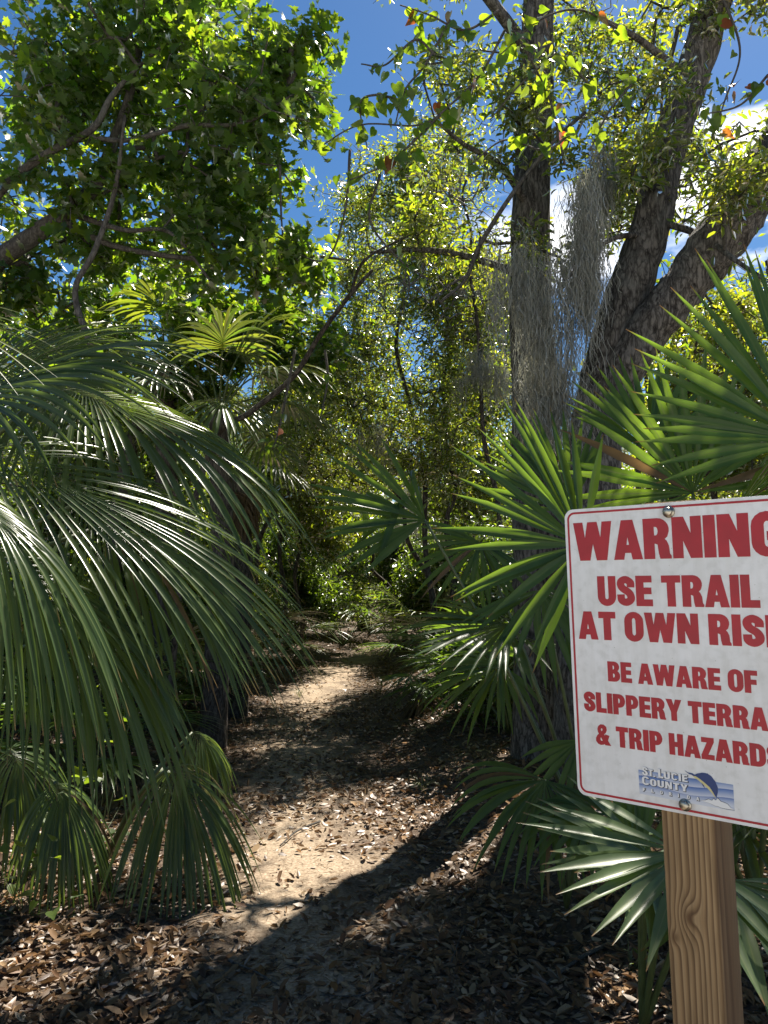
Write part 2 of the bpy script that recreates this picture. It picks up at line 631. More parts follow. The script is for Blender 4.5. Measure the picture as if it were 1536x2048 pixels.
# ------------------------------------------------------------------ trees
def grow(skel, pts, step=.22, jit=.05, sag=.0, rng=R):
    """connect every crown point to the nearest wood; returns nodes, parents, tip flags"""
    N = [np.asarray(s, float) for s in skel]
    par = [-1] * len(N)
    arr = np.zeros((len(N) + 40 * len(pts) + 10, 3))
    arr[:len(N)] = N
    cnt = len(N)
    n0 = cnt
    sk = arr[:n0]
    d0 = np.min(np.linalg.norm(pts[:, None] - sk[None], axis=2), axis=1)
    tips = []
    for i in np.argsort(d0):
        p = pts[i]
        dd = np.linalg.norm(arr[:cnt] - p, axis=1)
        j = int(np.argmin(dd))
        L = dd[j]
        k = max(1, int(round(L / step)))
        a = arr[j].copy()
        pr = j
        for s in range(1, k + 1):
            t = s / k
            q = a + (p - a) * t + rng.normal(size=3) * jit * (1 if s < k else 0) + np.array([0, 0, sag * math.sin(math.pi * t) * L])
            arr[cnt] = q
            par.append(pr)
            pr = cnt
            cnt += 1
        tips.append(cnt - 1)
    return arr[:cnt], np.array(par), np.array(tips), n0


def wood(nodes, par, tips, n0, rtip=.0022, power=.5, rmax=.05):
    c = np.zeros(len(nodes))
    c[tips] = 1
    for i in range(len(nodes) - 1, n0 - 1, -1):
        c[par[i]] += c[i]
    r = np.minimum(rtip * np.maximum(c, 1) ** power, rmax)
    e = np.arange(n0, len(nodes))
    ra = np.minimum(r[par[e]], r[e] * 1.5)
    return sticks(nodes[par[e]], nodes[e], ra, r[e])


def ellipsoid_pts(specs, rng=R):
    out_ = []
    for (u, v, d, ru, rv, rd, n_) in specs:
        c = P(u, v, d)
        m_ = max(3, n_ // 7)
        q = unit(rng.normal(size=(m_, 3))) * rng.random((m_, 1)) ** (1 / 2.2)
        rr = np.array([ru * d / F, rd, rv * d / F])
        cc_ = q[rng.integers(0, m_, n_)] * rr
        out_.append(c + cc_ + rng.normal(size=(n_, 3)) * min(rr) * .22)
    return np.concatenate(out_)


def crown_leaves(nodes, par, tips, per, spread, size, sizevar, tmpl, up, tilt, rng, droop=.4, back=1):
    src = [tips]
    j = tips
    for _ in range(back):
        j = par[j]
        j = np.where(j < 0, tips, j)
        src.append(j)
    src = np.concatenate(src)
    n_ = len(src) * per
    base = np.repeat(nodes[src], per, axis=0)
    head = unit(rng.normal(size=(n_, 3)) + np.array([0, 0, -droop]))
    pos = base + head * spread * rng.random((n_, 1)) + rng.normal(size=(n_, 3)) * spread * .35
    rot = leaf_frames(n_, head, up, tilt, rng)
    rot = rot * np.stack([np.ones(n_), rng.uniform(.72, 1.12, n_), rng.uniform(.2, 2.6, n_)], axis=1)[:, None, :]
    sc = size * (1 + sizevar * (rng.random(n_) * 2 - 1))
    return pos, rot, sc, rng.random(n_)


def limb(parent, base, name, px, rpx, mat, sides=10, n=24, bark=.0, world_pts=None):
    """px: list of (u, v, depth); rpx: half widths in photo pixels"""
    pts = np.array([P(*q) for q in px]) if world_pts is None else np.array(world_pts, float)
    rad = np.array([r * q[2] / F for r, q in zip(rpx, px)]) if world_pts is None else np.array(rpx, float)
    s = spline(np.column_stack([pts, rad]), n)
    V, T = tube(s[:, :3] - base, np.maximum(s[:, 3], .002), sides, bark)
    link(name, mesh(name, V, T, mat), parent)
    return s[:, :3]


UP = np.array([0, 0, 1.0])


def tree(name, label, base, limbs, specs, leaf, lmat, per, size, spread, bark='bark', twig='twig', tilt=.7, up=UP,
         step=.22, jit=.05, extra=None, back=1, droop=.4, cat='tree', group=None, nind=0, indname='leaf', vmax=2048, rtip=.0022, rng=None, sag=0., sizevar=.35, cull=None, power=.5):
    rng = rng or R
    t = thing(name, base, label, cat, group)
    sk = []
    for i, (nm, px, rpx, kw) in enumerate(limbs):
        sk.append(limb(t, base, nm, px, rpx, M[bark], **kw))
    sk = np.concatenate(sk)
    pts = ellipsoid_pts(specs, rng)
    if cull is not None:
        pts = pts[cull(pts)]
    pts = pts[pts[:, 2] > .25]
    nodes, par, tips, n0 = grow(sk, pts, step, jit, sag, rng)
    V, T = wood(nodes, par, tips, n0, rtip, power)
    tag(link('twigs', mesh('twigs', V - base, T, M[twig]), t), kind='stuff')
    pos, rot, sc, rn = crown_leaves(nodes, par, tips, per, spread, size, sizevar, leaf, up, tilt, rng, droop, back)
    if cull is not None:
        k = cull(pos)
        pos, rot, sc, rn = pos[k], rot[k], sc[k], rn[k]
    ind = np.zeros(len(pos), bool)
    if nind:
        u, v, dep = pix(pos)
        ok = (u > 5) & (u < 1531) & (v > 5) & (v < vmax)
        key = np.where(ok, dep, 1e9)
        ind[np.argsort(key)[:nind]] = True
        V, T = leaf
        tm = mesh(indname, V, T, lmat, {'rnd': np.zeros(len(V))})
        leaf_objects(indname, tm, pos[ind], rot[ind], sc[ind], t, base)
    V, T, at = scatter(leaf, pos[~ind] - base, rot[~ind], sc[~ind], rn[~ind])
    tag(link('crown', mesh('crown', V, T, lmat, at), t), kind='stuff')
    return t, nodes, tips


# ------------------------------------------------------------------ palms
def leaflet_strip(start, d0, N0, L, wmax, r0, dth, droop, p, fold, K=11, kink=None, fuse=True, taper=.45, thread=False):
    s = np.linspace(0, 1, K) ** (1.0 if not thread else .85)
    pos = np.zeros((K, 3))
    pos[0] = start
    g = np.array([0, 0, -1.0])
    N = N0
    V = []
    mid = []
    dprev = d0
    kd = None
    for i in range(K):
        d = unit(d0 + g * droop * s[i] ** p)
        if kink and s[i] > kink[0]:
            d = unit(kink[1])
        if i:
            pos[i] = pos[i - 1] + d * L * (s[i] - s[i - 1])
        N = unit(N - d * np.dot(N, d))
        side = np.cross(d, N)
        r = r0 + s[i] * L
        w = min(2 * r * math.tan(dth / 2) * 1.02, wmax) * 1.04 if fuse else wmax * min(1, .25 + 3 * s[i])
        tp = 1.0 if s[i] < taper else max(.04, 1 - ((s[i] - taper) / (1 - taper)) ** 1.25)
        w = max(w * tp, .0012)
        V += [pos[i] - side * w / 2 + N * w * fold, pos[i] - N * w * fold * .3, pos[i] + side * w / 2 + N * w * fold]
        mid += [0, 1, 0]
    V = np.array(V)
    T = []
    for i in range(K - 1):
        a = i * 3
        for k in (0, 1):
            T += [[a + k, a + k + 1, a + k + 4], [a + k, a + k + 4, a + k + 3]]
    return V, np.array(T), np.array(mid, float), np.repeat(s, 3)


def fan_leaflets(hub, A, N, L, n, spread, droop=.3, p=2.0, wmax=.03, costa=0.0, costa_bend=.6, lenside=.75, fold=.16, rng=R,
                 jitter=.03, cup=0.0, kinks=0.0, asym=0.0, K=11, taper=.45, thread=False, skip=0.0):
    A = unit(A)
    N = unit(np.asarray(N, float) - A * np.dot(N, A))
    S = np.cross(A, N)
    th = np.radians(np.linspace(-spread, spread, n)) + math.radians(asym)
    dth = math.radians(2 * spread / max(1, n - 1))
    res = []
    for i, t in enumerate(th):
        if rng.random() < skip:
            continue
        tt = t + rng.normal() * dth * .18 * (1 + 10 * jitter)
        f = abs(2 * i / (n - 1) - 1)
        cz = costa * (1 - f ** 1.3)
        cdir = unit(A - N * costa_bend * (cz / max(costa, 1e-6)) * .8)
        st = hub + (A * .5 + cdir * .5) * cz
        d0 = unit(math.cos(tt) * A + math.sin(tt) * S + N * (cup * f + rng.normal() * jitter) - N * costa_bend * (cz / max(costa, 1e-6) if costa else 0) * .6)
        LL = L * (1 - (1 - lenside) * f ** 2) * (1 + rng.normal() * .04)
        kk = None
        if rng.random() < kinks:
            kd = unit(d0 * .3 + rng.normal(size=3) * .25 + np.array([0, 0, -1.0]))
            kk = (rng.uniform(.25, .6), kd)
        res.append(leaflet_strip(st, d0, N, LL, wmax * rng.uniform(.85, 1.1), .004, dth, droop * rng.uniform(.75, 1.3), p, fold * rng.uniform(.7, 1.4), K=K,
                                 kink=kk, taper=taper, thread=thread))
    return res


def petiole_mesh(p0, hub, sagv=.1, r=(.011, .006)):
    mid = (p0 + hub) / 2 + np.array([0, 0, sagv])
    s = spline([p0, mid, hub], 9)
    return tube(s, np.linspace(r[0], r[1], 9), 6)


def frond(t, base, hub, A, N, L, n, spread, root=None, mat='palmetto', split=True, sagv=.08, name='frond', pr=(.011, .006), brown=.0, **kw):
    """a palm leaf: petiole is the part, every blade segment a sub-part"""
    hub = np.asarray(hub, float)
    root = base + np.array([0, 0, .1]) if root is None else np.asarray(root, float)
    V, T = petiole_mesh(root - base, hub - base, sagv, pr)
    lf = fan_leaflets(hub - base, np.asarray(A, float), N, L, n, spread, **kw)
    if split:
        f = link(name, mesh('petiole', V, T, M['petiole']), t)
        for V, T, mid, al in lf:
            lm_ = 'palm_dead' if R.random() < brown else mat
            link('leaflet', mesh('leaflet', V, T, M[lm_], {'mid': mid, 'along': al, 'rnd': np.zeros(len(V))}), f)
    else:
        f = link(name, mesh('petiole', V, T, M['petiole']), t)
        VV, TT = join([(a, b) for a, b, _, _ in lf])
        rn = np.concatenate([np.full(len(a), R.random()) for a, _, _, _ in lf])
        link('blade', mesh('blade', VV, TT, M[mat], {'mid': np.concatenate([c for _, _, c, _ in lf]), 'along': np.concatenate([c for _, _, _, c in lf]), 'rnd': rn}), f)
    return f


def toward(hub, u, v, d):
    return P(u, v, d) - hub


# ------------------------------------------------------------------ the two big trees on the right
rngT = np.random.default_rng(5)
b1 = onground(G(1085, 1560))
D1 = b1[1]
# straight oak beside the sign, its crown mostly above the frame
k_in = lambda p: np.ones(len(p), bool)
tree('oak_tree', 'tall straight oak trunk with flaky grey bark beside the warning sign', b1,
     [('trunk', [(1088, 1590, D1), (1086, 1400, D1), (1080, 1150, D1), (1072, 900, D1 + .05), (1062, 650, D1 + .1), (1062, 400, D1 + .15), (1072, 180, D1 + .2), (1078, 0, D1 + .2), (1082, -260, D1 + .3), (1060, -700, D1 + .4)],
       [66, 54, 51, 48, 42, 37, 34, 31, 25, 12], dict(sides=26, n=110, bark=.07)),
      ('branch', [(1070, 120, D1 + .2), (980, 0, D1 - .2), (850, -160, D1 - .5), (700, -300, D1 - .9)], [14, 12, 9, 5], {}),
      ('branch', [(1080, -60, D1 + .2), (1200, -250, D1 + .3), (1400, -380, D1 + .5)], [14, 11, 6], {}),
      ('branch', [(1064, 560, D1 + .1), (960, 520, D1), (850, 500, D1 + .1), (740, 505, D1 + .2)], [9, 7, 6, 3], {}),
      ('branch', [(1062, 420, D1 + .1), (1000, 330, D1 - .2), (930, 290, D1 - .3), (870, 240, D1 - .4)], [9, 7, 5, 3], {})],
     [(860, -190, D1 - .4, 190, 110, .9, 110), (1040, -330, D1 + .3, 240, 130, 1.0, 110), (1060, 280, D1 - .5, 90, 170, .3, 60), (1110, 520, D1 - .7, 90, 100, .25, 30), (1520, -420, D1 + .6, 200, 110, .8, 90),
      (960, 170, D1 - .3, 150, 130, .5, 95), (1130, 120, D1 + .5, 150, 120, .5, 85), (930, 440, D1 + .3, 150, 120, .6, 105)],
     OAK, M['oak'], 5, .066, .10, 'bark', tilt=.8, rng=rngT, back=2)

D2 = D1 - .55
b2 = onground(np.array([P(1196, 1500, D2)[0], D2, 0]))
t_oak, nd, tp = tree('oak_tree', 'leaning forked oak with rough mossy limbs behind the palmetto fronds', b2,
     [('trunk', [(1180, 1640, D2), (1180, 1300, D2), (1182, 1000, D2), (1196, 820, D2), (1240, 640, D2), (1300, 460, D2), (1338, 290, D2), (1392, 130, D2), (1432, -10, D2 - .1), (1480, -260, D2 - .3)],
       [70, 60, 54, 48, 44, 40, 36, 34, 31, 20], dict(sides=26, n=110, bark=.10)),
      ('limb', [(1190, 860, D2 - .02), (1250, 730, D2 - .1), (1340, 610, D2 - .2), (1440, 480, D2 - .35), (1550, 320, D2 - .5), (1700, 120, D2 - .6)],
       [36, 40, 44, 47, 47, 40], dict(sides=24, n=80, bark=.13)),
      ('branch', [(1310, 440, D2), (1400, 470, D2 - .3), (1470, 520, D2 - .7), (1530, 560, D2 - .9)], [8, 7, 5, 4], {}),
      ('branch', [(1300, 470, D2), (1220, 480, D2 - .3), (1130, 560, D2 - .5)], [7, 5, 3], {}),
      ('branch', [(1380, 160, D2), (1280, 80, D2 - .2), (1190, 30, D2 - .4)], [10, 7, 3], {})],
     [(1490, -20, D2 - .2, 120, 110, .6, 110), (1330, 230, D2 - .5, 90, 150, .3, 50), (1450, 380, D2 - .7, 90, 90, .3, 60), (1240, 420, D2 + .2, 70, 110, .3, 45), (1470, 330, D2 + .6, 110, 140, .5, 70), (1230, 120, D2 + .6, 120, 150, .5, 100), (1230, 350, D2 + .7, 110, 120, .5, 100),
      (1420, 640, D2 + .8, 120, 110, .4, 90), (1560, -480, 4.8, 110, 110, .5, 130)],  # last clump, above the frame, is added to shade the palmetto fans
     OAK, M['oak'], 5, .066, .12, 'bark', tilt=.8, rng=rngT, back=2)

# ------------------------------------------------------------------ maple on the left
DM = 5.0
bm0 = onground([-3.6, 5.4, 0])
rngM = np.random.default_rng(21)
tree('maple_tree', 'leafy green maple arching over the left of the trail', bm0,
     [('trunk', [(-330, 1700, 5.4), (-270, 1200, 5.3), (-170, 800, 5.15), (-40, 560, DM), (70, 470, DM), (180, 385, DM), (232, 270, DM), (262, 180, DM), (285, 60, DM), (320, -120, DM)],
       [50, 36, 26, 20, 18, 15, 11, 9, 8, 5], dict(sides=16, n=70, bark=.04)),
      ('branch', [(-60, 580, DM), (-10, 400, DM - .3), (90, 310, DM - .4), (185, 258, DM - .4), (225, 190, DM - .4), (300, 110, DM - .4)], [12, 9, 8, 7, 6, 3], {}),
      ('branch', [(180, 275, DM - .4), (260, 280, DM - .4), (370, 252, DM - .4), (490, 245, DM - .4), (600, 180, DM - .4)], [6, 5, 5, 4, 2], {}),
      ('branch', [(185, 700, DM - .4), (150, 585, DM - .4), (190, 500, DM - .4), (230, 380, DM - .4), (250, 230, DM - .5)], [7, 6, 6, 5, 3], {}),
      ('branch', [(150, 430, DM), (250, 460, DM - .2), (340, 465, DM - .3), (420, 560, DM - .3)], [7, 5, 4, 3], {}),
      ('branch', [(120, 440, DM), (240, 495, DM), (430, 520, DM), (600, 512, DM), (700, 520, DM)], [7, 6, 5, 4, 2], {})],
     [(330, 70, DM, 320, 170, .9, 330), (110, 230, DM, 200, 180, .9, 200), (450, 290, DM - .1, 190, 170, .7, 230), (230, 440, DM + .3, 250, 110, .8, 190),
      (480, 500, DM, 140, 95, .6, 100), (585, 140, DM, 90, 130, .5, 90), (40, 590, DM + .2, 140, 90, .6, 90), (630, 500, DM, 60, 60, .4, 26), (300, -230, DM, 340, 190, 1.0, 190)],
     MAPLE, M['maple'], 4, .080, .12, 'bark_pale', tilt=.65, rng=rngM, nind=300, vmax=620, up=np.array([.1, -.25, .9]), droop=.9, back=1, rtip=.0026)

# younger maple farther on, catching the light
rngM2 = np.random.default_rng(22)
bm2 = onground([-2.9, 8.2, 0])
tree('maple_tree', 'sunlit young maple with bright leaves behind the left palm', bm2,
     [('trunk', [(190, 1500, 8.2), (240, 1000, 8.2), (300, 800, 8.1), (390, 690, 8.0), (520, 620, 7.8)], [22, 16, 13, 9, 4], {}),
      ('branch', [(300, 800, 8.1), (240, 690, 8.0), (160, 600, 8.0)], [8, 6, 3], {})],
     [(480, 650, 7.6, 180, 75, .7, 230), (330, 600, 8.0, 170, 90, .7, 190), (140, 640, 8.2, 170, 110, .8, 190), (590, 700, 7.6, 90, 70, .5, 80), (380, 760, 7.8, 150, 60, .6, 110)],
     MAPLE, M['maple'], 4, .085, .12, 'bark_pale', tilt=.55, rng=rngM2, up=np.array([.1, -.2, .9]), droop=.8)

# long bare arching limb crossing the middle
bl = onground([-2.4, 6.4, 0])
arch = thing('arching_sapling', bl, 'bare dark sapling arching up from the left palm towards the middle', 'sapling')
limb(arch, bl, 'stem', [(330, 1500, 6.4), (370, 1100, 6.4), (430, 880, 6.3), (500, 825, 6.2), (585, 755, 6.1), (640, 670, 6.0), (700, 590, 5.9), (745, 540, 5.9)], [7, 6, 6, 6, 5.5, 5, 4.5, 3], M['bark_dark'], n=60)
limb(arch, bl, 'twig', [(700, 590, 5.9), (730, 520, 5.8), (820, 470, 5.8)], [3.5, 3, 1.5], M['bark_dark'])

# pale dead branch hanging diagonally
bd = P(1120, 270, D1 - .6)
dead = thing('dead_branch', bd, 'pale bare branch slanting down in front of the straight oak', 'branch')
limb(dead, bd, 'stem', [(1170, 225, D1 - .5), (1110, 280, D1 - .6), (1030, 380, D1 - .7), (960, 490, D1 - .7), (930, 560, D1 - .7), (880, 605, D1 - .8)], [4, 4, 4.5, 5, 4, 3], M['bark_pale'], n=40)
limb(dead, bd, 'twig', [(935, 550, D1 - .7), (900, 570, D1 - .75), (860, 600, D1 - .8)], [2.5, 2, 1.2], M['bark_pale'])

# ------------------------------------------------------------------ thicket of small-leaved trees in the middle distance
rngB = np.random.default_rng(8)
MID = [  # label, base (u at ground depth), depth, trunk pixels, crown specs, material
    ('slender small-leaved oak with grey twigs in the middle of the thicket', 500, 10.5, [(500, 1350), (540, 1080), (620, 880), (660, 700)],
     [(690, 720, 10.2, 120, 170, .9, 260), (640, 880, 10.4, 90, 110, .8, 130), (760, 850, 10.2, 90, 130, .8, 150), (720, 560, 10.5, 90, 90, .7, 120)], 'oak', .062),
    ('dense small-leaved oak filling the thicket left of the straight trunk', 900, 9.2, [(905, 1350), (900, 1050), (880, 850), (900, 640)],
     [(900, 720, 9.0, 130, 150, .8, 190), (880, 900, 9.2, 120, 110, .8, 140), (960, 600, 9.0, 100, 110, .7, 130), (840, 560, 9.4, 100, 110, .7, 110)], 'oak', .062),
    ('yellow-green shrub lit by the sun at the left of the far trail', 560, 12.0, [(570, 1260), (560, 1050), (545, 900), (570, 800)],
     [(560, 800, 11.8, 110, 100, .9, 210), (600, 930, 12.0, 90, 110, .9, 160), (520, 900, 12.2, 90, 110, .9, 130)], 'oak', .07),
    ('leafy shrub rising behind the big left palm fronds', 250, 8.8, [(250, 1380), (240, 1100), (230, 950), (240, 820)],
     [(230, 850, 8.6, 180, 110, .9, 260), (120, 1000, 8.8, 170, 150, .9, 220), (330, 1000, 9, 150, 160, .9, 230), (400, 1180, 9, 120, 90, .9, 120)], 'oak_dark', .08),
    ('leafy shrub glowing behind the fronds at the right edge', 1430, 7.6, [(1430, 1450), (1420, 1000), (1440, 800), (1460, 640)],
     [(1450, 700, 7.6, 130, 130, .8, 230), (1380, 850, 7.8, 130, 110, .8, 190), (1500, 900, 7.4, 100, 120, .8, 140)], 'oak', .065),
    ('shadowed bush at the foot of the straight oak', 1000, 7.2, [(1000, 1480), (990, 1350), (985, 1220), (1000, 1120)],
     [(1000, 1180, 7.2, 90, 130, .6, 200), (960, 1330, 7.2, 90, 100, .6, 150), (1030, 1400, 7.0, 60, 80, .5, 90)], 'oak_dark', .06),
    ('low leafy bush closing the end of the trail', 800, 15.5, [(800, 1260), (790, 1180), (800, 1120), (810, 1060)],
     [(800, 1110, 15.5, 130, 80, 1.0, 240), (700, 1080, 16.5, 110, 100, 1.0, 200), (890, 1130, 14.5, 90, 90, 1.0, 170)], 'oak_dark', .09),
    ('leaning small oak over the end of the trail', 810, 13.5, [(810, 1300), (770, 1180), (710, 1070), (655, 960)],
     [(660, 1000, 13.5, 90, 80, .9, 170), (720, 940, 14.2, 80, 60, .7, 110), (860, 1010, 16.5, 90, 80, .9, 150)], 'oak', .075),
    ('thick yellow-green shrub rising left of the thin trunks at the trail end', 610, 12.4, [(600, 1290), (600, 1150), (610, 1000), (620, 850)],
     [(620, 800, 12.4, 110, 110, .8, 200), (590, 950, 12.6, 100, 110, .8, 180), (640, 1040, 12.2, 80, 90, .8, 140)], 'oak', .085),
    ('leafy tree closing the thicket just left of the straight oak', 960, 11.4, [(970, 1310), (960, 1150), (970, 950), (960, 750)],
     [(970, 760, 11.4, 110, 150, .8, 220), (960, 980, 11.2, 110, 120, .8, 200), (1000, 560, 11.6, 90, 100, .7, 120)], 'oak', .085),
    ('shady bush crowding the left side of the trail end', 600, 14.2, [(600, 1280), (605, 1220), (600, 1160), (605, 1080)],
     [(600, 1130, 14.2, 90, 90, .8, 190), (650, 1190, 14.4, 60, 60, .6, 90), (540, 1080, 14.2, 80, 90, .8, 140)], 'oak_dark', .09),
    ('shady bush crowding the right side of the trail end', 880, 13.0, [(880, 1290), (875, 1230), (880, 1160), (875, 1080)],
     [(880, 1150, 13.0, 90, 90, .8, 190), (830, 1200, 13.4, 60, 60, .6, 90), (940, 1130, 12.8, 80, 90, .8, 140)], 'oak_dark', .085),
    ('half-bare small oak showing blue sky between its twigs', 880, 9.6, [(880, 1380), (860, 1050), (810, 740), (805, 500), (825, 330)],
     [(790, 420, 9.4, 120, 120, .8, 200), (880, 330, 9.2, 120, 110, .8, 190), (720, 420, 9.8, 50, 60, .5, 30)], 'oak', .055)]


def crooked(tr, d):
    s = spline(np.array(tr, float), 10)
    s[1:] += rngB.normal(size=(9, 2)) * [9, 4]
    return [(a, c, d + rngB.normal() * .04) for a, c in s]


for lab, u0, d, tr, sp, lm, ls in MID:
    bb = onground([P(u0, 1158, d)[0], d, 0])
    k = len(tr)
    tree('small_oak', lab, bb, [('trunk', crooked(tr, d), list(np.linspace(7, 2.2, 10) * 9 / d), dict(n=40))],
         [q[:6] + (int(q[6] * 1.5),) for q in sp], OAK, M[lm], 6, ls * 1.08, .15, 'bark_dark', tilt=.9, rng=rngB, back=2, step=.3, jit=.07, power=.42, rtip=.003)

# tangles of nearly bare grey twigs hung between the trees
for lab, u0, d, tr, sp in (
        ('tangle of nearly bare grey twigs left of the straight oak trunk', 985, 8.3, [(985, 1420), (980, 1000), (960, 700), (930, 480), (940, 330)],
         [(900, 420, 8.3, 140, 130, .7, 330), (960, 620, 8.3, 110, 120, .7, 270), (820, 560, 8.5, 110, 110, .7, 230)]),
        ('thin half-dead shrub of grey twigs over the middle of the thicket', 870, 11.2, [(870, 1330), (830, 1080), (770, 880), (740, 700)],
         [(740, 780, 11.2, 110, 110, .8, 260), (680, 900, 11.3, 90, 110, .8, 220), (830, 880, 11.2, 100, 110, .8, 230)]),
        ('bare twiggy vine tangle between the forked oak limbs', 1290, 6.6, [(1290, 1500), (1280, 900), (1270, 500), (1250, 300)],
         [(1240, 380, 6.5, 90, 150, .5, 230), (1420, 330, 6.3, 100, 130, .5, 170), (1200, 130, 6.4, 100, 120, .5, 170)])):
    bb = onground([P(u0, 1158, d)[0], d, 0])
    tree('bare_sapling', lab, bb, [('trunk', crooked(tr, d), list(np.linspace(6, 2.0, 10)), dict(n=40))],
         sp, OAK, M['oak'], 1, .055, .10, 'bark_dark', twig='twig_grey', tilt=.9, rng=rngB, back=1, step=.16, jit=.05, power=.36, rtip=.0034)

# ------------------------------------------------------------------ the wood beyond: copies of three background trees
rngF = np.random.default_rng(31)


def far_tree(label, H, rad, nleaf, lm):
    t = thing('background_tree', (0, 0, 0), label, 'tree', 'trees of the wood beyond')
    h = np.array([[0, 0, -.2], [.1, .05, H * .3], [-.15, .1, H * .6], [.05, 0, H * .95]])
    s = spline(np.column_stack([h, [.17, .14, .09, .03]]), 20)
    V, T = tube(s[:, :3], s[:, 3], 8)
    link('trunk', mesh('trunk', V, T, M['bark_dark']), t)
    c = unit(rngF.normal(size=(150, 3))) * rngF.random((150, 1)) ** .5 * np.array([rad, rad, H * .48]) + np.array([0, 0, H * .54])
    c = c[c[:, 2] > .3]
    nodes, par, tips, n0 = grow(s[:, :3], c, .45, .09, 0, rngF)
    V, T = wood(nodes, par, tips, n0, .006, .4)
    tag(link('twigs', mesh('twigs', V, T, M['twig']), t), kind='stuff')
    pos, rot, sc, rn = crown_leaves(nodes, par, tips, max(1, nleaf // (len(tips) * 3)), .42, .13, .4, FAR, UP, .9, rngF, .4, 2)
    V, T, at = scatter(FAR, pos, rot, sc, rn)
    tag(link('crown', mesh('crown', V, T, M[lm], at), t), kind='stuff')
    return t


protos = [far_tree('green broadleaf tree in the wood beyond the trail', 7.5, 2.3, 7500, 'oak_dark'),
          far_tree('yellowish broadleaf tree in the wood beyond the trail', 6.5, 2.1, 6500, 'oak'),
          far_tree('thinly leaved grey tree in the wood beyond the trail', 8.5, 2.0, 3400, 'oak')]
used = [False] * 3
KIND = ['green broadleaf tree', 'yellowish broadleaf tree', 'thinly leaved grey tree']


def region(u):
    for lim, txt in ((60, 'far behind the big left palm'), (300, 'behind the arching maple trunk'), (520, 'behind the young maple'), (700, 'below the gap of blue sky'), (830, 'above the end of the trail'),
                     (1000, 'left of the straight oak'), (1130, 'behind the straight oak'), (1330, 'behind the forked oak'), (1480, 'behind the sign')):
        if u < lim:
            return txt
    return 'at the right edge of the wood'


def rank(y):
    return 'nearest of the wood' if y < 16.3 else 'in its front row' if y < 19.3 else 'in its second row' if y < 23.5 else 'in its third row' if y < 29.5 else 'in its last row'


spots = []
for row, (d, stepx) in enumerate(((17.5, 2.6), (21, 3.0), (26, 3.6), (33, 4.5))):
    w = d * .75
    for x in np.arange(-w, w + .1, stepx):
        spots.append((x + rngF.normal() * .5, d + rngF.normal() * .7))
for x, y in [(-5.5, 8.5), (-6.5, 11), (-4.6, 11.5), (-7.5, 14.5), (-5, 15), (5.2, 8.3), (6.2, 11.2), (4.2, 11.0), (5.0, 14.5), (7.5, 14.5), (2.6, 19.5)]:
    spots.append((x, y))
for q, (x, y) in enumerate(spots):
    if not -250 < 768 + F * x / y < 1790:
        continue
    if abs(x - trail_x(y)) < 1.1 and y < 20:
        x += 1.6
    k = int(rngF.integers(0, 3))
    o = copy_tree(protos[k]) if used[k] else protos[k]
    used[k] = True
    u_here = 768 + F * x / y
    s = rngF.uniform(.75, 1.1)
    tag(o, ('tall ' if s > .93 else 'low ') + KIND[k] + ' ' + region(u_here) + ', ' + rank(y), 'tree')
    if y < 19 and abs(x) < 5.5:     # the front of the wood is low scrub where the trail ends
        s = min(s, .7)
    if 520 < u_here < 700:          # the gap of open sky over the trail
        s = min(s, .62 * (y / 17.5) ** .75)
    o.location = (x, y, float(gh(x, y)))
    o.rotation_euler = (0, 0, rngF.uniform(0, 6.28))
    o.scale = (s, s, s * rngF.uniform(.92, 1.08))

# low bushes filling the wood's floor, copies of two
def bush(label, lm, seed):
    rg = np.random.default_rng(seed)
    t = thing('bush', (0, 0, 0), label, 'bush', 'bushes on the floor of the wood')
    st = np.array([[0, 0, -.05], [.02, .0, .25], [0, .03, .5]])
    V, T = tube(st, [.03, .025, .015], 6)
    link('trunk', mesh('trunk', V, T, M['bark_dark']), t)
    c = unit(rg.normal(size=(130, 3))) * rg.random((130, 1)) ** .5 * np.array([1.1, 1.1, .95]) + np.array([0, 0, 1.0])
    c = c[c[:, 2] > .12]
    nodes, par, tips, n0 = grow(st, c, .25, .06, 0, rg)
    V, T = wood(nodes, par, tips, n0, .004, .4)
    tag(link('twigs', mesh('twigs', V, T, M['twig']), t), kind='stuff')
    pos, rot, sc, rn = crown_leaves(nodes, par, tips, 9, .22, .10, .4, FAR, UP, .9, rg, .4, 2)
    V, T, at = scatter(FAR, pos, rot, sc, rn)
    tag(link('crown', mesh('crown', V, T, M[lm], at), t), kind='stuff')
    return t


bp_ = [bush('dark green bush on the floor of the wood', 'oak_dark', 61), bush('light green bush on the floor of the wood', 'oak', 62)]
bu = [False, False]
bs = [(x + rngF.normal() * .4, d + rngF.normal() * .5) for d, st_ in ((19, 1.7), (23.5, 2.2), (29, 2.8)) for x in np.arange(-d * .62, d * .62, st_)]
bs += [(-3.8, 7.2), (-4.6, 9.4), (-3.4, 9.6), (-3.9, 12.6), (-2.9, 13.4), (3.4, 7.0), (3.0, 9.2), (2.2, 12.4), (3.6, 12.0), (1.6, 17.2), (-2.6, 18.4), (4.6, 9.9), (-4.2, 5.6)]
for x, y in bs:
    if abs(x - trail_x(y)) < 1.3 or not -250 < 768 + F * x / y < 1790:
        continue
    k = int(rngF.integers(0, 2))
    o = copy_tree(bp_[k]) if bu[k] else bp_[k]
    bu[k] = True
    o.location = (x, y, float(gh(x, y)))
    o.rotation_euler = (0, 0, rngF.uniform(0, 6.28))
    q = rngF.uniform(.8, 1.35)
    tag(o, ('large ' if q > 1.08 else 'small ') + ('dark green bush ', 'light green bush ')[k] + region(768 + F * x / y) + ', ' + rank(y), 'bush')
    o.scale = (q, q, q * rngF.uniform(.9, 1.2))

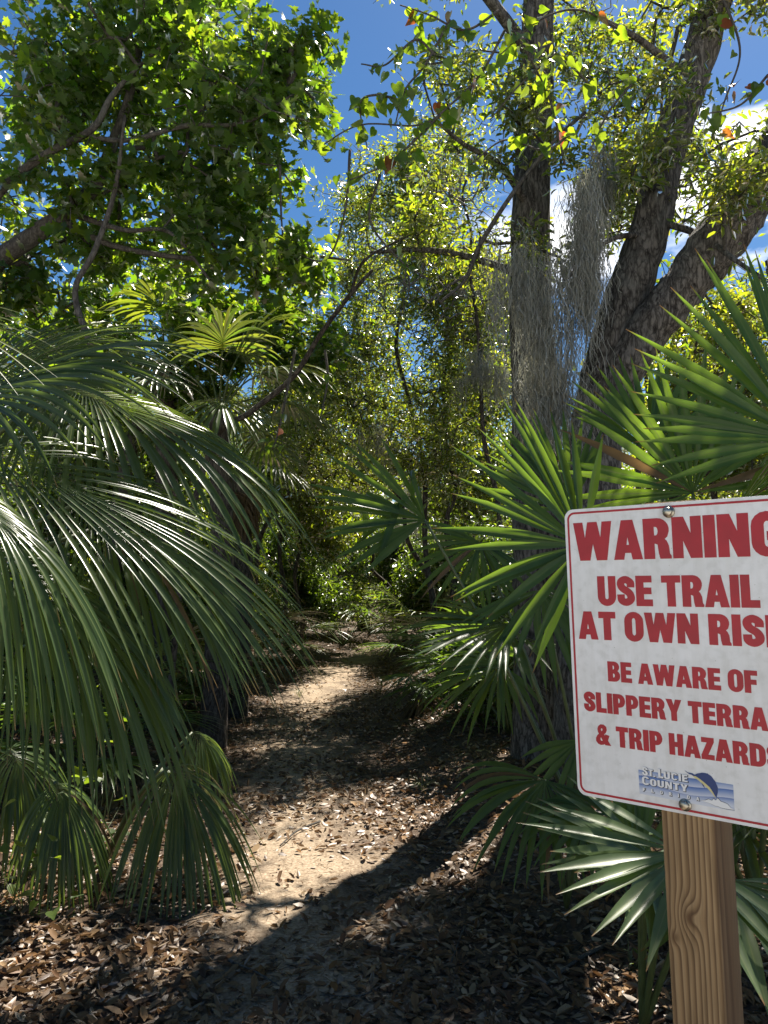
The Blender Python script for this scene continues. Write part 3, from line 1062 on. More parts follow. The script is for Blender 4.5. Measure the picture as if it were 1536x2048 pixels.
# the far edge of the wood, one mass of foliage
nf_ = 60000
fa = rngF.uniform(-1.0, 1.0, nf_)
fd = rngF.uniform(44, 62, nf_)
fh = 9.0 + 2.2 * vnoise(np.column_stack([fa * 14, fd * .1, np.zeros(nf_)])) + 1.2 * vnoise(np.column_stack([fa * 45, fd * .2, np.ones(nf_)]))
fz = rngF.random(nf_) ** .8 * fh
fp = np.column_stack([np.sin(fa) * fd, np.cos(fa) * fd, fz])
fp += rngF.normal(size=fp.shape) * .2
hd = unit(rngF.normal(size=(nf_, 3)))
V, T, at = scatter(FAR, fp, leaf_frames(nf_, hd, UP, .9, rngF), rngF.uniform(.35, .75, nf_), rngF.random(nf_))
tag(link('far_woodland', mesh('far_woodland', V, T, M['oak_dark'], at)), 'far-off mass of woodland foliage beyond the trail', 'woodland', kind='stuff')

# ------------------------------------------------------------------ vines with heart-shaped leaves
rngV = np.random.default_rng(77)
DV = 4.6
vme = {k: mesh('leaf', HEART[0], HEART[1], M[k], {'rnd': np.zeros(len(HEART[0]))}) for k in ('vine', 'vine_red')}


def vine(label, stems, per_m, size, rad=3, red=.05):
    b0 = P(*stems[0][0])
    t = thing('climbing_vine', b0, label, 'vine', None)
    for st in stems:
        s = limb(t, b0, 'stem', st, list(np.linspace(rad, rad * .45, len(st))), M['twig'], sides=6, n=36)
        L = np.sum(np.linalg.norm(np.diff(s, axis=0), axis=1))
        k = int(L * per_m)
        idx = rngV.random(k) * 35
        i0 = idx.astype(int)
        p = s[i0] + (s[i0 + 1] - s[i0]) * (idx - i0)[:, None] + rngV.normal(size=(k, 3)) * .035
        hd = unit(rngV.normal(size=(k, 3)) * .6 + np.array([0, 0, -1.0]))
        rot = leaf_frames(k, hd, np.array([0, -.6, .5]), .7, rngV)
        leaf_objects('leaf', None, p, rot, size * rngV.uniform(.6, 1.2, k), t, b0, [vme['vine_red' if rngV.random() < red else 'vine'] for _ in range(k)])


vine('vine with heart-shaped leaves hanging against the blue sky', [
    [(1000, 20, DV), (930, 60, DV), (860, 30, DV), (800, 10, DV)], [(900, 40, DV), (850, 130, DV), (810, 180, DV), (790, 250, DV)],
    [(870, 110, DV), (830, 80, DV), (770, 130, DV), (722, 128, DV)], [(1010, 60, DV), (960, 150, DV), (900, 210, DV), (840, 250, DV), (720, 250, DV), (630, 300, DV)],
    [(800, 200, DV), (750, 190, DV), (720, 210, DV), (735, 300, DV)], [(880, 230, DV), (820, 290, DV), (770, 330, DV), (700, 360, DV)]], 26, .10)
vine('broad-leaved vine climbing across the upper straight oak trunk', [
    [(1130, 330, DV + .2), (1100, 200, DV + .2), (1050, 100, DV), (990, 0, DV)], [(1190, 180, DV + .2), (1120, 120, DV + .1), (1050, 160, DV), (980, 240, DV)],
    [(1240, 60, DV + .2), (1160, 20, DV), (1080, 40, DV), (1000, 110, DV)], [(1150, 260, DV), (1090, 300, DV), (1010, 280, DV), (940, 330, DV)],
    [(1280, 150, DV + .1), (1220, 220, DV), (1180, 300, DV)]], 20, .10)
vine('vine leaves hanging beside the leaning oak at the top right', [
    [(1440, -20, DV), (1480, 100, DV), (1450, 200, DV), (1420, 290, DV)], [(1536, 150, DV), (1480, 210, DV), (1400, 230, DV)], [(1536, 360, DV), (1500, 370, DV), (1480, 360, DV)]], 16, .095, red=.2)
vine('sparse vine with dark leaves dangling beneath the maple', [
    [(560, 330, 4.7), (562, 420, 4.7), (566, 480, 4.7)], [(700, 300, 4.8), (690, 420, 4.8), (650, 520, 4.8), (560, 490, 4.8)], [(760, 350, 4.8), (740, 440, 4.8), (800, 520, 4.9), (860, 560, 4.9)],
    [(650, 700, 5.6), (655, 760, 5.6), (640, 840, 5.6)], [(590, 700, 5.6), (560, 850, 5.6), (545, 900, 5.6)]], 11, .08, red=.08)


# ------------------------------------------------------------------ spanish moss
def moss(label, u, v0, v1, d, ru, n_, seed, fray=1.0):
    """a hank of curling strands hung from several points of a twig"""
    rg = np.random.default_rng(seed)
    top = P(u, v0, d)
    H = (v1 - v0) / F * d
    W_ = ru * d / F
    K = 11
    na_ = max(4, n_ // 55)
    ax = rg.normal(size=na_) * W_ * .55
    az = -rg.random(na_) ** 1.3 * H * .55
    aL = (H + az) * rg.uniform(.35, 1.0, na_)
    aL[0], az[0], ax[0] = H, 0, 0
    VV, TT, RN = [], [], []
    o = 0
    sd_ = W_ * .16
    for i in range(n_):
        q = rg.integers(0, na_)
        t0 = rg.random() ** 1.2
        L = rg.uniform(.14, .42) * (.6 + .4 * fray)
        z0 = az[q] - t0 * max(aL[q] - L, .02)
        wd = sd_ * (1.0 + 1.1 * math.sin(math.pi * min(1, t0 * 1.05))) * (1.0 if t0 < .75 else 1.0 - (t0 - .75) * 2.2)
        x0, y0 = ax[q] + rg.normal() * wd, rg.normal() * (wd + .02)
        ph, fq, am = rg.uniform(0, 6.28, 2), rg.uniform(.6, 2.6, 2), rg.uniform(.004, .02) * fray
        s = np.linspace(0, 1, K)
        dx, dy = rg.normal(size=2) * .035 * fray
        p = np.column_stack([x0 + dx * s + am * np.sin(ph[0] + fq[0] * 6.28 * s * L * 4), y0 + dy * s + am * np.sin(ph[1] + fq[1] * 6.28 * s * L * 4), z0 - s * L + am * .6 * np.sin(ph[0] * 2 + fq[1] * 9 * s)])
        w = rg.uniform(.0011, .0028)
        a = rg.uniform(0, np.pi)
        sd = np.array([math.cos(a), math.sin(a), 0]) * w
        V = np.empty((K * 2, 3))
        V[0::2], V[1::2] = p - sd, p + sd
        k = np.arange(K - 1) * 2
        VV.append(V)
        TT.append(np.concatenate([np.column_stack([k, k + 1, k + 3]), np.column_stack([k, k + 3, k + 2])]) + o)
        RN.append(np.full(K * 2, rg.random()))
        o += 2 * K
    ob = link('spanish_moss', mesh('spanish_moss', np.concatenate(VV), np.concatenate(TT), M['moss'], {'rnd': np.concatenate(RN)}))
    ob.location = tuple(top)
    return tag(ob, label, 'moss', 'hanks of spanish moss')


moss('long grey hank of spanish moss hanging between the two oak trunks', 1165, 330, 740, D1 - 1.0, 40, 1500, 1)
moss('broad lower curtain of spanish moss against the straight oak trunk', 1100, 480, 820, D1 - .9, 75, 850, 2)
moss('frayed moss curtain on the left side of the straight oak', 1045, 440, 740, D1 - .8, 42, 450, 3)
moss('thin wisp of moss beside the leaning oak', 1195, 250, 480, D1 - .6, 30, 500, 4)
moss('short pale moss tufts dangling above the palmetto tips', 1110, 690, 920, D1 - .7, 60, 1000, 5, 1.5)
moss('faint moss strands on the twigs over the trail', 760, 840, 960, 9.3, 30, 300, 6)
moss('distant moss hanging in the shade at the end of the trail', 830, 960, 1110, 11.5, 55, 700, 7)
moss('small moss wisp among the twigs left of the straight oak', 975, 690, 850, 8.2, 40, 600, 8)
# ------------------------------------------------------------------ big cabbage palm at the left edge
rngP = np.random.default_rng(3)
baseL = onground([-2.05, 2.55, 0])
palmL = thing('cabbage_palm', baseL, 'large cabbage palm with long drooping fronds along the left edge', 'palm tree')
s = spline([np.append([0, 0, -.1], .16), np.append([.0, .05, .5], .15), np.append([-.02, .05, 1.0], .14)], 16)
V, T = tube(s[:, :3], s[:, 3], 18, .12, 9)
link('trunk', mesh('trunk', V, T, M['bark_dark']), palmL)
crownL = baseL + np.array([-.02, .05, 1.0])


def sabal(hub, aim, N, L, n=46, spread=70, droop=1.6, p=1.8, costa=.35, bend=.5, w=.034, mat='sabal', par=palmL, base=baseL, root=None, **kw):
    h = P(*hub)
    kw.setdefault('lenside', .7)
    kw.setdefault('fold', .2)
    return frond(par, base, h, toward(h, *aim), N, L, n, spread, root=crownL if root is None else root, mat=mat, droop=droop, p=p, costa=costa,
                 costa_bend=bend, wmax=w, brown=.012, pr=(.017, .009), rng=rngP, K=13, taper=.3, thread=True, **kw)


# the great frond sweeping right, the sunlit one in front, the upper ones, the shaded ones behind
sabal((-90, 900, 2.15), (500, 1010, 2.25), [0, -.5, .9], .9, 52, 62, 1.0, 2.1, .38, .45)
sabal((-130, 960, 1.80), (170, 1060, 1.65), [.25, -.3, 1], .58, 34, 62, 2.6, 1.4, .20, .5, w=.032)
sabal((95, 778, 2.75), (430, 800, 2.65), [0, -.45, 1], .92, 58, 100, 1.5, 1.9, .30, .5, lenside=.55)
sabal((-60, 745, 3.1), (260, 640, 3.2), [-.2, -.8, .6], .72, 40, 80, .9, 2.0, .2, .3)
sabal((150, 1010, 2.9), (520, 1130, 2.9), [0, -.5, 1], .85, 46, 75, 1.6, 1.7, .30, .5)
sabal((-40, 1100, 2.5), (330, 1230, 2.5), [0, -.5, 1], .80, 44, 75, 2.2, 1.4, .28, .5)
sabal((180, 1060, 3.2), (520, 1150, 3.2), [0, -.5, 1], .7, 44, 70, 2.0, 1.5, .30, .5)
sabal((60, 1180, 2.8), (380, 1330, 2.8), [0, -.5, 1], .8, 44, 80, 2.4, 1.3, .28, .5)
sabal((-120, 830, 2.5), (60, 690, 2.4), [-.3, -.6, .6], .8, 40, 75, 1.0, 2, .2, .4)

sabal((-170, 600, 1.75), (60, 700, 1.7), [.2, -.6, .8], .34, 12, 50, .35, 2.0, .05, .2, w=.012, mat='palm_yellow')

# ------------------------------------------------------------------ drooping young palm fronds by the left of the trail
baseF = onground(P(215, 1640, 4.1))
palmF = thing('young_cabbage_palm', baseF, 'young palm with fan fronds drooping onto the leaf litter left of the trail', 'palm')
for hub, aim, N, L, n, sp, dr, p, cs, w in (
        ((338, 1535, 3.75), (460, 1620, 3.6), [.3, -.6, 1], .74, 42, 100, 2.3, .8, .10, .032),
        ((385, 1465, 4.35), (460, 1500, 4.3), [0, -.3, 1], .42, 24, 90, 3.0, 1.0, .08, .024),
        ((110, 1565, 3.65), (150, 1620, 3.55), [.1, -.5, 1], .56, 36, 110, 4.0, .9, .10, .030),
        ((20, 1500, 3.9), (60, 1560, 3.8), [.1, -.5, 1], .6, 30, 100, 3.2, 1.0, .10, .030)):
    sabal(hub, aim, N, L, n, sp, dr, p, cs, .4, w, par=palmF, base=baseF, root=baseF + np.array([0, 0, .05]), lenside=.85)

# ------------------------------------------------------------------ saw palmettos behind the sign
rngS = np.random.default_rng(14)
baseR = onground([1.35, 2.9, 0])
palR = thing('saw_palmetto', baseR, 'saw palmetto with stiff green fans rising behind the warning sign', 'palmetto')
CAMD = np.array([0, -1.0, .15])


def pal(t, base, hub, aim, N, L, n, spread, droop=.12, w=.034, root=None, mat='palmetto', **kw):
    h = P(*hub)
    kw.setdefault('lenside', .8)
    kw.setdefault('taper', .55)
    kw.setdefault('brown', .03)
    kw.setdefault('jitter', .05)
    return frond(t, base, h, toward(h, *aim), N, L, n, spread, root=root, mat=mat, droop=droop, p=2.0, wmax=w, rng=rngS, K=9, **kw)


pal(palR, baseR, (1165, 1090, 2.35), (905, 985, 2.15), [.15, -1, .35], .52, 21, 92, .10, .033)
pal(palR, baseR, (1385, 985, 3.0), (1330, 740, 2.9), [0, -1, .25], .59, 25, 100, .10, .036)
pal(palR, baseR, (1610, 880, 2.25), (1390, 590, 2.2), [0, -1, .2], .62, 22, 62, .08, .035, asym=-4)
pal(palR, baseR, (1140, 1020, 3.2), (1025, 830, 3.2), [.2, -1, .2], .48, 18, 60, .10, .032)
pal(palR, baseR, (1480, 1010, 2.9), (1620, 900, 2.7), [0, -.6, 1], .6, 22, 80, .5, .034)
pal(palR, baseR, (1300, 900, 3.3), (1330, 740, 3.4), [0, -1, .2], .5, 22, 80, .1, .032)

baseR2 = onground([.95, 3.6, 0])
palR2 = thing('saw_palmetto', baseR2, 'saw palmetto leaning over the trail with bent bluish fans', 'palmetto')
pal(palR2, baseR2, (850, 1040, 3.5), (690, 970, 3.4), [.1, -.9, .5], .58, 17, 62, .15, .034, kinks=.3, asym=4)
pal(palR2, baseR2, (1015, 1250, 3.4), (830, 1280, 3.2), [0, -.45, 1], .50, 22, 80, .25, .032)
pal(palR2, baseR2, (960, 1085, 3.9), (900, 1180, 3.8), [0, -.7, .6], .45, 18, 95, .4, .028, kinks=.2)
pal(palR2, baseR2, (1080, 1180, 3.4), (1130, 1360, 3.1), [0, -.8, .4], .48, 16, 80, .3, .032, kinks=.15)
pal(palR2, baseR2, (1000, 1330, 4.2), (880, 1400, 4.1), [0, -.5, 1], .5, 22, 95, .7, .028)

baseR3 = onground([.78, 2.45, 0])
palR3 = thing('saw_palmetto', baseR3, 'low saw palmetto with pale sunlit fans around the foot of the sign post', 'palmetto')
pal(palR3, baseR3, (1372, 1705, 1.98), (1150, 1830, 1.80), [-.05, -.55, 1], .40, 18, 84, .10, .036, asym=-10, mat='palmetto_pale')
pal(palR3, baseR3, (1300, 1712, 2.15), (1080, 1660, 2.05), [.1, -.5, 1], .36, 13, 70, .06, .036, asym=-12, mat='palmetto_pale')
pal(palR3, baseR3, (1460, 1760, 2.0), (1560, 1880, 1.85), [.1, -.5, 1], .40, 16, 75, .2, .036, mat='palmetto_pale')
pal(palR3, baseR3, (1280, 1715, 2.3), (1255, 1560, 2.35), [0, -1, .3], .26, 7, 45, .05, .038)

baseR4 = onground(P(1130, 1660, 3.3))
palR4 = thing('saw_palmetto', baseR4, 'shaded palmetto with drooping fans beneath the oak trunk', 'palmetto')
pal(palR4, baseR4, (1090, 1560, 3.2), (1060, 1650, 3.05), [0, -.6, .8], .46, 26, 95, 1.1, .026, lenside=.9)
pal(palR4, baseR4, (1190, 1625, 3.0), (1170, 1690, 2.85), [0, -.6, .9], .34, 22, 110, 1.0, .024)
pal(palR4, baseR4, (1160, 1480, 3.3), (1120, 1560, 3.2), [0, -.8, .5], .34, 9, 50, .4, .028)


# ------------------------------------------------------------------ understory palmettos along the trail (copies of three plants)
rngU = np.random.default_rng(42)


def palmetto_plant(nf, H, L, mat='palmetto', dead=0):
    t = thing('saw_palmetto', (0, 0, 0), 'x', 'palmetto')
    for i in range(nf + dead):
        a = 2 * math.pi * i / nf + rngU.normal() * .3
        el = rngU.uniform(.15, 1.1) if i < nf else rngU.uniform(-.5, -.1)
        r = H * rngU.uniform(.8, 1.15)
        out_ = np.array([math.cos(a) * math.cos(el), math.sin(a) * math.cos(el), max(math.sin(el), -.2)])
        hub = out_ * r + np.array([0, 0, .15])
        A = unit(out_ + np.array([0, 0, -.25]))
        N = unit(np.array([0, 0, 1.0]) + A * -.2)
        frond(t, np.zeros(3), hub, A, N, L * rngU.uniform(.85, 1.1), 20, 100, root=np.array([0, 0, .02]), mat=mat if i < nf else 'palm_dead', split=False, droop=.5 if i < nf else 2.0, p=1.7,
              wmax=.03, rng=rngU, K=6, lenside=.85, jitter=.06)
    return t


PP = [palmetto_plant(11, .75, .55), palmetto_plant(9, .95, .6), palmetto_plant(12, .55, .5, 'palmetto', 4), palmetto_plant(10, .9, .62, 'palm_far', 3)]
pused = [False] * 4
UND = [  # x, y, plant, scale, label
    (1.05, 6.6, 0, 1.0, 'dark palmetto at the right edge of the trail beside the oak'),
    (.85, 8.0, 2, 1.0, 'low dark palmetto leaning onto the trail from the right'),
    (1.5, 8.8, 1, 1.1, 'tall dark palmetto right of the trail behind the oak trunk'),
    (.85, 10.6, 1, 1.0, 'palmetto on the right where the trail narrows'),
    (1.2, 12.6, 3, 1.1, 'palmetto with mixed green fans in the right background'),
    (.75, 14.6, 0, 1.1, 'dark palmetto closing the right side of the trail bend'),
    (-.9, 17.0, 1, 1.3, 'palmetto standing straight across the end of the trail'),
    (-1.9, 15.4, 3, 1.2, 'palmetto at the far left of the trail bend'),
    (.2, 17.6, 0, 1.3, 'small palmetto half hidden at the far trail end'),
    (-2.1, 12.6, 3, 1.2, 'sunlit palmetto left of the trail beyond the young palms'),
    (-2.6, 9.8, 3, 1.1, 'yellow-green palmetto on the left edge of the trail'),
    (-2.5, 9.0, 2, 1.2, 'palmetto with brown dead leaves at its foot left of the trail'),
    (-2.55, 7.6, 3, 1.05, 'green palmetto just beyond the drooping frond tips'),
    (-2.35, 6.5, 1, .9, 'dark palmetto hidden in the shade behind the left palm'),
    (-2.2, 5.5, 2, 1.0, 'shadowed palmetto behind the young palm at lower left'),
    (-3.2, 4.6, 0, 1.0, 'dark palmetto deep in the left shade'),
    (1.9, 6.0, 1, 1.0, 'palmetto in shade behind the sign post'),
    (2.6, 4.6, 0, 1.0, 'palmetto growing at the right edge behind the sign'),
    (2.2, 3.6, 1, 1.0, 'palmetto fans close behind the sign at the right edge'),
    (-3.4, 11.5, 1, 1.3, 'palmetto among the shrubs at far left'),
    (2.3, 10.5, 0, 1.3, 'palmetto in the right background between tree trunks'),
    (1.5, 15.5, 1, 1.4, 'palmetto deep in the wood right of the bend'),
    (-3.2, 15.5, 0, 1.3, 'palmetto deep in the wood left of the bend'),
    (-.35, 19.5, 3, 1.5, 'bright palmetto far beyond the trail end')]
for x, y, k, sc_, lab in UND:
    o = copy_tree(PP[k]) if pused[k] else PP[k]
    pused[k] = True
    o.location = (x, y, float(gh(x, y)))
    o.rotation_euler = (0, 0, rngU.uniform(0, 6.28))
    o.scale = (sc_, sc_, sc_)
    tag(o, lab, 'palmetto', 'palmettos along the trail')


# ------------------------------------------------------------------ cabbage palms farther back on the left
def back_palm(label, x, y, trunkh, nf, L, mat, seed, dead=0, rtrunk=.1):
    rg = np.random.default_rng(seed)
    b0 = onground([x, y, 0])
    t = thing('cabbage_palm', b0, label, 'palm tree')
    s = spline([[0, 0, -.1, rtrunk * 1.1], [.05, 0, trunkh * .5, rtrunk], [.0, .05, trunkh, rtrunk]], 20)
    V, T = tube(s[:, :3], s[:, 3], 14, .12, 9)
    link('trunk', mesh('trunk', V, T, M['bark_dark']), t)
    top = b0 + np.array([0, .05, trunkh])
    for i in range(nf + dead):
        a = 2.4 * i + rg.normal() * .2
        el = (1.25 - 1.5 * i / nf) if i < nf else rg.uniform(-1.3, -.9)
        d = np.array([math.cos(a) * math.cos(el), math.sin(a) * math.cos(el), math.sin(el)])
        hub = top + d * L * (.9 if i < nf else .45)
        A = unit(d + np.array([0, 0, -.3]))
        frond(t, b0, hub, A, unit(UP - .25 * d), L * (1 if i < nf else .8), 26, 95, root=top, mat=mat if i < nf else 'palm_dead', split=False, droop=.9 if i < nf else 2.5, p=1.6, wmax=.035,
              rng=rg, K=7, costa=.15, lenside=.75, jitter=.06)


pb = P(330, 690, 7.6)
back_palm('palm with bright fans glowing through the maple leaves', pb[0], 7.6, pb[2] - .25, 9, .62, 'palm_yellow', 51)
pb = P(470, 800, 7.0)
back_palm('yellow-green palm with fans spreading under the young maple', pb[0] - .15, 7.0, pb[2] - .1, 12, .66, 'palm_far', 52)
pb = P(520, 950, 8.6)
back_palm('palm with a skirt of dead brown fronds beyond the left fronds', pb[0] - .25, 8.6, pb[2], 7, .55, 'palm_far', 53, 16, .12)
# ------------------------------------------------------------------ warning sign on its timber post
SIGN_C = np.array([.57879, 1.53664, CAMZ - .15246])
YAW, TILT, ROLL = .713901, .043328, .00798
ex = np.array([math.cos(YAW), -math.sin(YAW), 0])
nn = np.array([-math.sin(YAW), -math.cos(YAW), 0])
ez = UP * math.cos(TILT) + nn * math.sin(TILT)
nn2 = nn * math.cos(TILT) - UP * math.sin(TILT)
ex2, ez2 = ex * math.cos(ROLL) + ez * math.sin(ROLL), -ex * math.sin(ROLL) + ez * math.cos(ROLL)
# local axes of the sign: x to its right, y away from the reader, z up; the Empty stands where the post meets the ground
foot = SIGN_C - ez2 * ((SIGN_C[2] - .05) / ez2[2]) - nn2 * .05
foot_l = (SIGN_C - foot)
sgn = thing('warning_sign', foot, 'white metal warning sign with red lettering bolted to a timber post', 'sign')
rotm = np.column_stack([ex2, -nn2, ez2])
mm = np.eye(4)
mm[:3, :3] = rotm
mm[:3, 3] = foot
sgn.matrix_basis = Matrix(mm.tolist())
cl = rotm.T @ foot_l           # centre of the panel in local coordinates
CX, CY, CZ = cl


def slab(name, outline, y0, y1, mat, parent, holes=(), bevel=None, bold=0.0):
    """a flat plate cut from outline(s) in the sign plane, between local y0 (front) and y1 (back)"""
    cu = bpy.data.curves.new(name, 'CURVE')
    cu.dimensions = '2D'
    cu.fill_mode = 'BOTH'
    for poly in [outline] + list(holes):
        sp = cu.splines.new('POLY')
        sp.points.add(len(poly) - 1)
        for i, (x, z) in enumerate(poly):
            sp.points[i].co = (x, z, 0, 1)
        sp.use_cyclic_u = True
    cu.extrude = abs(y1 - y0) / 2
    cu.offset = bold
    if bevel:
        cu.bevel_depth = bevel
    o = bpy.data.objects.new(name, cu)
    me = bpy.data.meshes.new_from_object(o)
    bpy.data.objects.remove(o)
    bpy.data.curves.remove(cu)
    co = np.zeros(len(me.vertices) * 3)
    me.vertices.foreach_get('co', co)
    co = co.reshape(-1, 3)
    new = np.column_stack([CX + co[:, 0], CY + (y0 + y1) / 2 + co[:, 2], CZ + co[:, 1]])
    me.vertices.foreach_set('co', new.ravel())
    me.flip_normals()
    me.materials.clear()
    me.materials.append(mat)
    me.update()
    return link(name, me, parent)


def multi(name, glyphs, y0, y1, mat, parent, bold=0.0):
    """several glyphs (each a list of loops) as one lettering mesh"""
    loops = [lp for g in glyphs for lp in g]
    return slab(name, loops[0], y0, y1, mat, parent, loops[1:], bold=bold)


def arc(cx, cz, rx, rz, a0, a1, k=8):
    a = np.radians(np.linspace(a0, a1, k))
    return [(cx + rx * math.cos(t), cz + rz * math.sin(t)) for t in a]


def rrect(x0, x1, z0, z1, r, k=7):
    return arc(x1 - r, z1 - r, r, r, 0, 90, k) + arc(x0 + r, z1 - r, r, r, 90, 180, k) + arc(x0 + r, z0 + r, r, r, 180, 270, k) + arc(x1 - r, z0 + r, r, r, 270, 360, k)


def strokeline(pts, w):
    p = np.array(pts, float)
    t = unit(np.gradient(p, axis=0))
    nr = np.column_stack([-t[:, 1], t[:, 0]])
    w = np.asarray(w) * np.ones(len(p))
    return [tuple(q) for q in p + nr * w[:, None] / 2] + [tuple(q) for q in (p - nr * w[:, None] / 2)[::-1]]


s_ = .2
oval_o = lambda w: arc(w / 2, .70, w / 2, .315, 0, 180, 11) + arc(w / 2, .30, w / 2, .315, 180, 360, 11)
oval_i = lambda w: arc(w / 2, .72, w / 2 - s_, .135, 0, 180, 9) + arc(w / 2, .28, w / 2 - s_, .135, 180, 360, 9)
GL = {
    'I': (.2, [[(0, 0), (.2, 0), (.2, 1), (0, 1)]]),
    'L': (.46, [[(0, 0), (.46, 0), (.46, .18), (.2, .18), (.2, 1), (0, 1)]]),
    'T': (.54, [[(.17, 0), (.37, 0), (.37, .82), (.54, .82), (.54, 1), (0, 1), (0, .82), (.17, .82)]]),
    'E': (.48, [[(0, 0), (.48, 0), (.48, .17), (.2, .17), (.2, .42), (.45, .42), (.45, .585), (.2, .585), (.2, .83), (.47, .83), (.47, 1), (0, 1)]]),
    'F': (.47, [[(0, 0), (.2, 0), (.2, .40), (.43, .40), (.43, .57), (.2, .57), (.2, .83), (.47, .83), (.47, 1), (0, 1)]]),
    'H': (.58, [[(0, 0), (.2, 0), (.2, .41), (.38, .41), (.38, 0), (.58, 0), (.58, 1), (.38, 1), (.38, .59), (.2, .59), (.2, 1), (0, 1)]]),
    'N': (.6, [[(0, 0), (.18, 0), (.18, .60), (.39, 0), (.6, 0), (.6, 1), (.42, 1), (.42, .42), (.22, 1), (0, 1)]]),
    'A': (.64, [[(0, 0), (.19, 0), (.222, .18), (.418, .18), (.45, 0), (.64, 0), (.44, 1), (.2, 1)], [(.25, .33), (.32, .76), (.39, .33)]]),
    'W': (.94, [[(0, 1), (.14, 0), (.36, 0), (.47, .6), (.58, 0), (.8, 0), (.94, 1), (.75, 1), (.68, .38), (.57, 1), (.37, 1), (.26, .38), (.19, 1)]]),
    'Y': (.62, [[(0, 1), (.21, .4), (.21, 0), (.41, 0), (.41, .4), (.62, 1), (.41, 1), (.31, .62), (.21, 1)]]),
    'Z': (.5, [[(0, 0), (.5, 0), (.5, .175), (.22, .175), (.5, .84), (.5, 1), (.02, 1), (.02, .825), (.27, .825), (0, .16)]]),
    'K': (.6, [[(0, 0), (.2, 0), (.2, .28), (.25, .37), (.39, 0), (.61, 0), (.38, .57), (.59, 1), (.38, 1), (.2, .64), (.2, 1), (0, 1)]]),
    'P': (.54, [[(0, 0), (.2, 0), (.2, .37)] + arc(.30, .685, .24, .315, -90, 90, 9) + [(0, 1)], [(.2, .53), (.2, .84)] + arc(.275, .685, .075, .155, 90, -90, 7)]),
    'R': (.58, [[(0, 0), (.2, 0), (.2, .40), (.26, .40), (.33, .36), (.35, .12), (.375, 0), (.585, 0), (.585, .03), (.55, .09), (.535, .3), (.49, .42), (.425, .48), (.51, .56)] + arc(.31, .73, .24, .27, -25, 90, 8) + [(0, 1)],
                [(.2, .55), (.2, .84)] + arc(.275, .695, .075, .145, 90, -90, 7)]),
    'B': (.56, [[(0, 0)] + arc(.31, .28, .25, .28, -90, 62, 8) + arc(.30, .755, .23, .245, -58, 90, 8) + [(0, 1)], [(.2, .58), (.2, .85)] + arc(.27, .715, .07, .135, 90, -90, 6), [(.2, .155), (.2, .43)] + arc(.28, .2925, .075, .1375, 90, -90, 6)]),
    'D': (.57, [[(0, 0)] + arc(.27, .33, .30, .33, -90, 0, 7) + arc(.27, .67, .30, .33, 0, 90, 7) + [(0, 1)], [(.2, .17), (.2, .83)] + arc(.26, .72, .11, .11, 90, 0, 5) + arc(.26, .28, .11, .11, 0, -90, 5)]),
    'O': (.58, [oval_o(.58), oval_i(.58)]),
    'U': (.58, [[(0, 1)] + arc(.29, .30, .29, .315, 180, 360, 11) + [(.58, 1), (.38, 1)] + arc(.29, .26, .09, .1, 360, 180, 7) + [(.2, 1)]]),
    'G': (.6, [arc(.29, .70, .29, .315, 0, 180, 9) + arc(.29, .30, .29, .315, 180, 300, 7) + [(.46, .08), (.48, 0), (.6, 0), (.6, .53), (.31, .53), (.31, .38), (.4, .38), (.4, .28)] + arc(.3, .27, .1, .12, 0, -180, 6) + arc(.3, .73, .1, .12, 180, 0, 6) + [(.4, .66), (.58, .66)]]),
    'S': (.54, [strokeline(spline([(.44, .66), (.43, .80), (.27, .905), (.12, .83), (.11, .70), (.18, .58), (.36, .45), (.435, .31), (.42, .18), (.27, .093), (.12, .17), (.10, .34)], 40), .19)]),
    '&': (.68, [[(.68, 0), (.46, 0), (.41, .06), (.33, .01), (.22, -.015), (.09, .03), (.01, .14), (.01, .29), (.07, .42), (.18, .53), (.12, .64), (.10, .77), (.14, .91), (.25, 1.01), (.39, 1.01), (.50, .92), (.52, .77), (.47, .64), (.36, .54), (.45, .37), (.48, .50), (.63, .46), (.55, .22)],
                 [(.26, .63), (.21, .76), (.25, .87), (.34, .87), (.37, .76), (.33, .68)], [(.24, .42), (.36, .18), (.28, .13), (.2, .16), (.17, .26), (.19, .35)]]),
    '.': (.2, [[(0, 0), (.17, 0), (.17, .17), (0, .17)]]),
}


def layout(text, x0, x1, z0, z1, gap=.10, space=.26):
    w = sum(space if c == ' ' else GL[c][0] + gap for c in text) - gap
    sx, sz = (x1 - x0) / w, (z1 - z0)
    x, outg = 0, []
    for c in text:
        if c == ' ':
            x += space
            continue
        gw, loops = GL[c]
        outg.append([[(x0 + (x + px) * sx, z0 + pz * sz) for px, pz in lp] for lp in loops])
        x += gw + gap
    return outg


pm, n, l, out = nmat('sign_white')
tcn = n.new('ShaderNodeTexCoord')
na = n.new('ShaderNodeTexNoise')
na.inputs['Scale'].default_value = 55
na.inputs['Detail'].default_value = 6
nb = n.new('ShaderNodeTexNoise')
nb.inputs['Scale'].default_value = 9
nb.inputs['Detail'].default_value = 5
nc = n.new('ShaderNodeTexVoronoi')
nc.inputs['Scale'].default_value = 60
for q in (na, nb, nc):
    l.new(tcn.outputs['Object'], q.inputs['Vector'])
ra_ = ramp(n, [(.30, (.70, .70, .68)), (.5, (.79, .79, .78)), (.7, (.82, .82, .81))])
l.new(na.outputs['Fac'], ra_.inputs[0])
rb_ = ramp(n, [(.35, (.93, .93, .92)), (.6, (1, 1, 1))])
l.new(nb.outputs['Fac'], rb_.inputs[0])
rc_ = ramp(n, [(.035, (.55, .55, .5)), (.06, (1, 1, 1))])
l.new(nc.outputs['Distance'], rc_.inputs[0])
